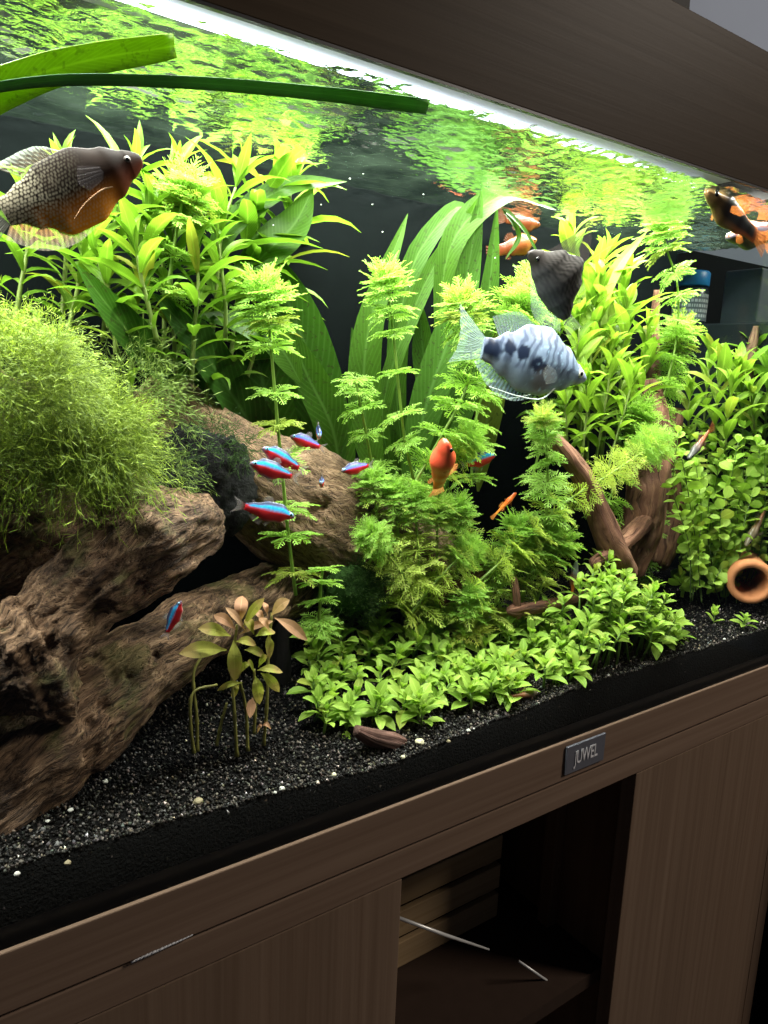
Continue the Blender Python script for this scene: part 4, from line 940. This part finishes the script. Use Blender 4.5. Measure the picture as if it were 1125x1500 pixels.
def fish(name, head, tail, label, prof, colfn, finspec, mt=M_fish, nb=.80, bend=0, up=(0, 0, 1), ns=60, nr=32, eye=None, group=None, roll=0):
    """head, tail: (px, py, Y) of the snout and of the tail fin's end; profile in body lengths"""
    h, tl = at(*head), at(*tail); L = (h - tl).length; x = (h - tl).normalized(); up = Quaternion(x, roll) @ Vector(up); M = frame((h + tl) / 2, x, up)
    root = empty(name, None, label, 'fish', group, M)
    def Pm(u, y, z):                                     # u: 0 snout, 1 tail end
        X = .5 - u; a = bend * max(0, u - .25) ** 2
        return (X * L, (y + a) * L, z * L)
    m = MB(); m.c = []
    for i in range(ns + 1):
        s = i / ns; tp, bt_, hw = prof_at(prof, s)
        for k in range(nr):
            th = 2 * math.pi * k / nr; c_, s_ = math.cos(th), math.sin(th)
            mid = (tp + bt_) / 2; hh = (tp - bt_) / 2
            m.v.append(Pm(s * nb, hw * c_ * (1 - .25 * s_ * s_), mid + hh * s_)); m.c.append((*colfn(s, s_, mid + hh * s_), 1))
    for i in range(ns):
        for k in range(nr): m.f.append((i * nr + k, (i + 1) * nr + k, (i + 1) * nr + (k + 1) % nr, i * nr + (k + 1) % nr))
    m.f.append(tuple(range(nr))); m.f.append(tuple(ns * nr + k for k in range(nr))[::-1])
    o = bpy.data.objects.new('body', m.mesh('body', mt)); col.objects.link(o); o.parent = root
    for fname, base, edge, fc, al in finspec:            # base and edge: (u, y, z) lists
        if fname == 'feeler' or fname == 'barbel':
            q = MB().tube([Pm(*p) for p in spline(base, 14)], [L * al * (1 - .6 * i / 13) for i in range(14)], 5)
            o = bpy.data.objects.new(fname, q.mesh(fname, fc)); col.objects.link(o); o.parent = root; continue
        nc, nw = 40, 8; B = spline(base, nc); E_ = spline(edge, nc); m = MB(); m.c = []
        for i in range(nc):
            for j in range(nw + 1):
                f = j / nw; p = B[i].lerp(E_[i], f); ray_ = .5 + .5 * math.cos(i * math.pi)
                m.v.append(Pm(p.x, p.y + .004 * math.sin(i * .9) * f, p.z)); cc = fc(i / (nc - 1), f) if callable(fc) else fc
                m.c.append((*[q * (.75 + .5 * ray_) for q in cc], al * (1 - .35 * f) * (.65 + .35 * ray_)))
        w_ = nw + 1
        for i in range(nc - 1):
            for j in range(nw): m.f.append((i * w_ + j, i * w_ + w_ + j, i * w_ + w_ + j + 1, i * w_ + j + 1))
        o = bpy.data.objects.new(fname, m.mesh(fname, M_fin)); col.objects.link(o); o.parent = root
    if eye:
        u, z, r, ring = eye; tp, bt_, hw = prof_at(prof, u / nb); mid = (tp + bt_) / 2; hh = (tp - bt_) / 2; sn = max(-1, min(1, (z - mid) / hh)); yw = hw * math.sqrt(max(0, 1 - sn * sn)) * (1 - .25 * sn * sn)
        for sg in (-1, 1):
            bmx = bmesh.new(); bmesh.ops.create_uvsphere(bmx, u_segments=16, v_segments=10, radius=1)
            c0 = Vector(Pm(u, sg * (yw - r * .25), z))
            for v in bmx.verts: v.co = c0 + Vector((v.co.x * r * L, v.co.y * r * .6 * L, v.co.z * r * L))
            me = bpy.data.meshes.new('eye'); bmx.to_mesh(me); bmx.free(); me.polygons.foreach_set('use_smooth', [True] * len(me.polygons)); me.materials.append(ring)
            e = bpy.data.objects.new('eye', me); col.objects.link(e); e.parent = root
            bmx = bmesh.new(); bmesh.ops.create_uvsphere(bmx, u_segments=14, v_segments=8, radius=1)
            c0 = Vector(Pm(u, sg * (yw + r * .12), z))
            for v in bmx.verts: v.co = c0 + Vector((v.co.x * r * .55 * L, v.co.y * r * .32 * L, v.co.z * r * .55 * L))
            me = bpy.data.meshes.new('pupil'); bmx.to_mesh(me); bmx.free(); me.polygons.foreach_set('use_smooth', [True] * len(me.polygons)); me.materials.append(M_eye)
            e2 = bpy.data.objects.new('pupil', me); col.objects.link(e2); e2.parent = e
    return root
def nz(x, y, s=0): return noise.noise(Vector((x, y, s)))

# blue banded gourami
GP = [(a, b * 1.12, c * 1.08, d) for a, b, c, d in [(0, .004, -.012, .010), (.10, .062, -.052, .040), (.25, .130, -.105, .060), (.45, .190, -.160, .068), (.62, .175, -.165, .055), (.80, .105, -.115, .034), (.93, .052, -.070, .018), (1, .046, -.062, .012)]]
def op_col(s, sn, z):
    base = cmix((.15, .20, .31), (.28, .39, .52), .5 + .5 * nz(s * 14, z * 30)); base = cmix(base, (.16, .15, .22), sst(.0, .9, sn) * .55)
    w_ = s + .05 * nz(s * 9, z * 14, 4) + .22 * z * (1 if z > 0 else .4)
    band = sst(.50, .85, .5 + .5 * math.sin(w_ * 88 + 1.6 * nz(s * 10, z * 22, 2)))
    base = cmix(base, (.030, .045, .09), band * .62 * sst(-.75, -.05, sn) * sst(.12, .24, s))
    for cs, cz, r in ((.56, -.015, .055), (.69, .028, .050), (.80, .030, .050), (.93, -.005, .075), (.50, -.02, .03)):
        d = math.hypot((s - cs) * .8, z - cz) + .018 * nz(s * 30, z * 30, 6); base = cmix(base, (.012, .020, .045), 1 - sst(r * .6, r, d))
    base = cmix(base, (.26, .35, .40), (1 - sst(-.9, -.25, sn)) * .75)
    base = cmix(base, (.17, .13, .09), (1 - sst(.04, .10, math.hypot((s - .47) * .8, z + .10))) * .6)
    br = sst(.62, .8, .5 + .5 * nz(s * 38, z * 60, 8)) * sst(.1, .2, s) * (1 - sst(.5, .65, s)); base = cmix(base, (.36, .56, .74), br * .8)
    return cmix(base, (.26, .30, .45), 1 - sst(.06, .14, s))
pale = lambda a, f: cmix((.22, .30, .31), (.50, .64, .62), .5 + .5 * math.sin(a * 60) * math.sin(f * 22))
op_fins = [('caudal_fin', [(.79, 0, .046), (.795, 0, 0), (.79, 0, -.06)], [(1.0, 0, .17), (.96, 0, -.01), (1.0, 0, -.13)], pale, .6),
           ('dorsal_fin', [(.42, 0, .172), (.55, 0, .135), (.70, 0, .065)], [(.44, 0, .185), (.60, 0, .235), (.78, 0, .165)], lambda a, f: (.20, .24, .30), .6),
           ('anal_fin', [(.34, 0, -.14), (.50, 0, -.155), (.65, 0, -.11), (.79, 0, -.058)], [(.33, 0, -.17), (.52, 0, -.235), (.70, 0, -.20), (.84, 0, -.085)], lambda a, f: cmix((.13, .19, .26), (.45, .56, .60), sst(.6, 1, f) * .8 + .3 * math.sin(a * 40) * math.sin(f * 15)), .85),
           ('pectoral_fin', [(.27, -.055, -.02), (.27, -.056, -.05), (.28, -.055, -.08)], [(.40, -.085, .0), (.43, -.10, -.06), (.38, -.085, -.11)], (.45, .5, .5), .25),
           ('feeler', [Vector((.24, -.02, -.10)), Vector((.36, -.05, -.19)), Vector((.55, -.06, -.21)), Vector((.74, -.05, -.20))], None, plain('feeler_pale', (.62, .70, .66), .5), .0045),
           ('feeler', [Vector((.24, .02, -.10)), Vector((.36, .04, -.17)), Vector((.52, .05, -.225)), Vector((.64, .05, -.215))], None, plain('feeler_pale2', (.62, .70, .66), .5), .004)]
fish('banded_gourami', (857, 555, .075), (664, 494, .085), 'silver blue gourami with dark wavy bands and spots swimming right', GP, op_col, op_fins, ns=150, nr=96, eye=(.085, .012, .026, M_iris))

# pearl gourami, upper left
PP = [(a, b * 1.18, c * 1.22, d) for a, b, c, d in [(0, .012, -.020, .014), (.10, .060, -.070, .045), (.25, .105, -.125, .068), (.45, .145, -.185, .075), (.65, .130, -.190, .058), (.82, .085, -.120, .034), (.94, .055, -.072, .020), (1, .052, -.066, .014)]]
rp = random.Random(8); PD = []
for i in range(44):
    for j in range(-11, 12):
        PD.append((i * .0235 + .0118 * (j % 2) + rp.uniform(-.004, .004), j * .0185 + rp.uniform(-.003, .003)))
def pearl_col(s, sn, z):
    b = cmix((.008, .005, .004), (.018, .010, .007), .5 + .5 * nz(s * 8, z * 10)); b = cmix(b, (.75, .26, .02), (1 - sst(-.8, .05, sn)) * sst(.12, .45, s) * (1 - sst(.75, .95, s)) * .95)
    b = cmix(b, (.10, .024, .010), (1 - sst(-.7, .3, sn)) * (1 - sst(.15, .35, s)))
    b = cmix(b, (.10, .085, .06), sst(.78, .95, s) * .8)
    d = min((math.hypot((s - a) * .8, z - c) for a, c in PD if abs(s - a) < .03), default=1)
    dot = (1 - sst(.0030 + .003 * s, .0058 + .004 * s, d)) * sst(.36, .60, s + .12 * (z < -.03)) * (.34 + .66 * sst(.55, .95, s)) * (1 if sn < .2 or s > .7 else .5)
    return cmix(b, (.50, .45, .33), dot)
prl = lambda a, f: cmix((.05, .048, .04), (.50, .50, .46), sst(.1, .5, math.sin(a * 75 + 1.5 * math.sin(f * 20)) * math.sin(f * 26)))
pf = [('caudal_fin', [(.79, 0, .052), (.795, 0, 0), (.79, 0, -.066)], [(1.04, 0, .16), (.98, 0, 0), (1.04, 0, -.20)], prl, .95),
      ('dorsal_fin', [(.34, 0, .125), (.46, 0, .115), (.60, 0, .085)], [(.36, 0, .15), (.50, 0, .225), (.74, 0, .205)], lambda a, f: cmix((.12, .09, .06), (.75, .85, .75), sst(.8, 1, f) + .35 * sst(.2, .6, math.sin(a * 60) * math.sin(f * 24))), .85),
      ('anal_fin', [(.36, 0, -.175), (.52, 0, -.185), (.66, 0, -.12), (.79, 0, -.064)], [(.36, 0, -.225), (.55, 0, -.275), (.72, 0, -.245), (.86, 0, -.13)], lambda a, f: cmix((.50, .22, .05), (.40, .36, .28), f), .6),
      ('pectoral_fin', [(.22, -.06, .02), (.23, -.066, -.01), (.25, -.066, -.04)], [(.36, -.09, .06), (.40, -.105, -.02), (.36, -.095, -.07)], (.10, .085, .09), .45),
      ('feeler', [Vector((.20, -.04, -.09)), Vector((.30, -.075, -.085)), Vector((.42, -.08, -.12)), Vector((.50, -.075, -.165))], None, plain('feeler_orange', (.42, .24, .12), .5), .005)]
fish('pearl_gourami', (206, 232, .03), (-52, 330, .04), 'dark brown and orange pearl spotted gourami, large at upper left', PP, pearl_col, pf, M_dull, ns=200, nr=120, eye=(.085, .012, .021, plain('eye_dark_ring', (.05, .035, .03), .3)))

# dark gourami turning away
def dk_col(s, sn, z):
    b = cmix((.020, .018, .017), (.075, .068, .064), .5 + .5 * math.sin(z * 150 + 3 * nz(s * 14, z * 14))); b = cmix(b, (.09, .09, .11), (1 - sst(-.9, .2, sn)) * .6)
    return cmix(b, (.035, .03, .028), 1 - sst(.1, .3, s))
DP = [(0, .012, -.015, .02), (.10, .12, -.05, .05), (.30, .30, -.10, .085), (.52, .40, -.13, .10), (.72, .30, -.12, .08), (.90, .12, -.08, .045), (1, .05, -.05, .018)]
dfn = [('caudal_fin', [(.79, 0, .05), (.795, 0, 0), (.79, 0, -.05)], [(1.0, 0, .09), (.97, 0, 0), (1.0, 0, -.09)], (.16, .16, .15), .35),
       ('dorsal_fin', [(.10, 0, .14), (.28, 0, .33), (.46, 0, .38)], [(.12, 0, .20), (.20, 0, .58), (.44, 0, .46)], (.022, .019, .018), .97),
       ('anal_fin', [(.20, 0, -.07), (.40, 0, -.11), (.60, 0, -.11), (.76, 0, -.06)], [(.22, 0, -.12), (.50, 0, -.26), (.70, 0, -.24), (.88, 0, -.12)], (.20, .25, .23), .45)]
fish('dark_gourami', (775, 369, .10), (843, 488, .10), 'dark charcoal gourami turning away just above the blue banded one', DP, dk_col, dfn, M_dull, ns=100, nr=64, eye=(.09, .02, .022, M_eye), up=RT * .87 + UP * .49)

# blue and red tetras
TP = [(a, b * 1.5, c * 1.5, d * 1.1) for a, b, c, d in [(0, .004, -.010, .010), (.10, .045, -.045, .035), (.30, .100, -.095, .058), (.55, .100, -.105, .055), (.80, .062, -.060, .032), (1, .036, -.036, .014)]]
def tet(bl):
    def f(s, sn, z):
        c = (.10, .10, .12) if sn > .5 else (.42, .035, .035)
        c = cmix((.60, .025, .03), (.035, .045, .09), sst(.58, .74, sn))
        c = cmix(c, (.42, .26, .26), (1 - sst(-1, -.70, sn)) * (1 - sst(.45, .7, s)) * .8)
        c = cmix(c, (.16, .12, .16), 1 - sst(.02, .12, s))
        lo_ = .10 + .14 * s; st = sst(lo_ - .10, lo_ + .12, sn) * (1 - sst(.52, .78, sn)) * (1 - sst(.90, .97, s)) * sst(.03, .08, s)
        c = cmix(c, bl, st); return cmix(c, tuple(min(1, q * 1.4 + .04) for q in bl), st * sst(.15, .6, nz(s * 26, sn * 5, 3) + .25) * .6)
    return f
CY_ = (.010, .33, .66); BL_ = (.10, .22, .80)
clear = (.55, .5, .5)
tf = [('caudal_fin', [(.79, 0, .036), (.80, 0, 0), (.79, 0, -.036)], [(1.0, 0, .12), (.92, 0, 0), (1.0, 0, -.12)], lambda a, f: cmix((.5, .05, .04), (.45, .40, .40), sst(0, .5, f)), .6),
      ('dorsal_fin', [(.36, 0, .14), (.43, 0, .14), (.50, 0, .125)], [(.42, 0, .22), (.50, 0, .22), (.55, 0, .16)], clear, .5), ('anal_fin', [(.48, 0, -.145), (.58, 0, -.12), (.68, 0, -.085)], [(.52, 0, -.23), (.62, 0, -.19), (.71, 0, -.12)], clear, .5),
      ('pelvic_fin', [(.36, 0, -.15), (.39, 0, -.153), (.42, 0, -.153)], [(.42, -.02, -.22), (.45, -.02, -.22), (.47, -.02, -.20)], clear, .5), ('adipose_fin', [(.66, 0, .092), (.68, 0, .086), (.70, 0, .08)], [(.69, 0, .12), (.71, 0, .118), (.72, 0, .10)], clear, .5)]
GT = 'blue and red tetras'
for h, t_, lb, c_, bd, r in [
    ((431, 757, .075), (340, 738, .08), 'neon blue and red tetra swimming right, lowest of the school by the log', CY_, 0, 0),
    ((366, 678, .085), (441, 702, .085), 'bright cyan and red tetra swimming left, nearest the black rock', CY_, 0, 0),
    ((384, 656, .095), (450, 692, .095), 'cyan and red tetra just above and behind its left facing neighbour', CY_, 0, 0),
    ((425, 639, .115), (478, 658, .12), 'violet blue tetra swimming left at the top of the school', BL_, 0, 0),
    ((468, 640, .13), (464, 622, .165), 'tiny tetra seen head on behind the topmost one', BL_, 0, 0),
    ((500, 690, .11), (548, 680, .115), 'violet blue tetra with red tail swimming left by the feathery stem', BL_, 0, 0),
    ((470, 708, .12), (473, 704, .15), 'very small tetra seen head on before the tan log', BL_, 0, 0),
    ((265, 880, .022), (240, 937, .026), 'cyan striped tetra swimming steeply upward under the driftwood arch', CY_, 0, 0),
    ((726, 666, .15), (672, 684, .15), 'cyan striped tetra swimming right behind the feathery plant', CY_, 0, 0)]:
    fish('tetra', h, t_, lb, TP, tet(c_), tf, M_neon, .80, bd, eye=(.075, .02, .034, plain('eye_blue', (.2, .45, .62), .3)), group=GT, ns=40, nr=32)

# livebearers and others
LP = [(0, .012, -.008, .02), (.12, .055, -.05, .055), (.35, .10, -.11, .075), (.60, .075, -.085, .05), (.82, .055, -.055, .028), (1, .05, -.05, .015)]
def lv(a, b, dark=None):
    def f(s, sn, z):
        c = cmix(a, b, sst(.25, .8, s + .1 * nz(s * 8, z * 20))); c = cmix(c, tuple(min(1, x * 1.5) for x in c), (1 - sst(-.9, -.1, sn)) * .5)
        return cmix(c, dark, (1 - sst(.5, .9, abs(sn))) * sst(.15, .3, s) * (1 - sst(.9, 1, s))) if dark else c
    return f
def lf(c, c2=None):
    c2 = c2 or c
    return [('caudal_fin', [(.79, 0, .05), (.80, 0, 0), (.79, 0, -.05)], [(.98, 0, .11), (1.0, 0, 0), (.98, 0, -.11)], c2, .8), ('dorsal_fin', [(.40, 0, .095), (.48, 0, .088), (.56, 0, .078)], [(.46, 0, .19), (.56, 0, .19), (.64, 0, .12)], c, .7),
            ('anal_fin', [(.52, 0, -.09), (.57, 0, -.085), (.62, 0, -.08)], [(.56, 0, -.16), (.62, 0, -.15), (.66, 0, -.11)], c, .6), ('pectoral_fin', [(.26, -.06, .0), (.26, -.062, -.03), (.27, -.06, -.05)], [(.34, -.14, .02), (.36, -.15, -.03), (.34, -.12, -.06)], c, .45), ('pectoral_fin', [(.26, .06, .0), (.26, .062, -.03), (.27, .06, -.05)], [(.34, .14, .02), (.36, .15, -.03), (.34, .12, -.06)], c, .45)]
OR_, ORD = (.72, .13, .025), (.60, .075, .035)
EY = (.08, .012, .022, M_eye)
fish('platy', (652, 646, .055), (643, 734, .105), 'plump orange red fish facing the camera in front of the feathery plants', [(a, b * 1.35, c * 1.35, d * 1.75) for a, b, c, d in LP], lv(ORD, OR_), lf((.65, .25, .08)), eye=(.085, .03, .030, M_eye), up=RT * .72 + FW * .6, bend=-.15)
fish('platy', (756, 722, .10), (719, 760, .115), 'small slim orange fish between the two feathery thickets', [(a, b * .85, c * .85, d) for a, b, c, d in LP], lv(OR_, (.80, .22, .03)), lf((.7, .25, .06)), eye=EY, up=(.5, -.2, .7), ns=40)
fish('swordtail', (785, 352, .235), (712, 372, .235), 'golden orange fish half hidden behind the sword leaves near the surface', [(a, b * 1.5, c * 1.5, d) for a, b, c, d in LP], lv((.13, .04, .006), (.09, .02, .005)), lf((.2, .06, .02)), eye=EY)
fish('swordtail', (640, 330, .245), (700, 352, .245), 'dull red fish behind the tall speckled sword leaf', [(a, b * 1.9, c * 1.9, d) for a, b, c, d in LP], lv((.10, .022, .010), (.10, .02, .009)), lf((.35, .1, .05)), eye=EY)
fish('swordtail', (790, 330, .25), (728, 318, .25), 'deep orange fish just under the surface behind the folded leaf', [(a, b * 1.5, c * 1.5, d) for a, b, c, d in LP], lv((.07, .015, .004), (.06, .014, .004)), lf((.12, .04, .015)), eye=EY)
fish('swordtail', (1034, 281, .03), (1122, 360, .03), 'black fish with orange edges rising to the surface at upper right', [(a, b * 1.3, c * 1.3, d * .9) for a, b, c, d in LP], lv((.14, .08, .03), (.30, .07, .012), (.006, .005, .005)), lf((.65, .2, .04)), eye=EY)
fish('swordtail', (1066, 349, .045), (1165, 332, .05), 'silvery pale fish with orange back at the upper right edge', LP, lambda s, sn, z: cmix(cmix((.08, .095, .085), (.05, .045, .07), sst(-.2, .3, sn)), (.13, .03, .008), max(sst(.35, .7, sn), sst(.45, .8, s) * .8)), lf((.6, .2, .06)), eye=(.08, .012, .022, M_iris))
GYL = (.10, .11, .11)
for h, t_, lb, a, b in [((844, 822, .085), (835, 888, .09), 'slim grey fish with orange tail hanging upright before the twigs', GYL, (.62, .15, .03)), ((1008, 672, .075), (1046, 622, .08), 'grey fish with rusty tail over the round leaved plants', (.08, .08, .075), (.32, .09, .03)),
                        ((790, 1014, .02), (738, 1023, .02), 'small pale fish with orange flank low over the carpet', (.14, .11, .08), (.36, .13, .04)), ((1092, 800, .06), (1128, 735, .065), 'grey brown fish among the round leaves at the right edge', (.10, .085, .05), (.16, .07, .03))]:
    fish('guppy', h, t_, lb, [(q, x * .8, y * .8, z) for q, x, y, z in LP], lv(a, b), lf(cmix(b, (.3, .3, .3), .4), b), eye=EY, ns=36, nr=24)
# drifting specks
rs = random.Random(2); M_sp = plain('speck', (.7, .75, .7), .6)
for px, py in ((512, 262), (600, 420), (470, 300), (545, 300), (400, 330), (620, 285), (725, 378), (1085, 300), (560, 340), (532, 255)):
    stone('floating_speck', px, py, rs.uniform(.1, .2), rs.uniform(.7, 1.2), M_sp, 'tiny pale speck drifting in the water', .8, px)
    o = list(col.objects)[-1]; o['category'] = 'speck'; o['group'] = 'drifting specks'
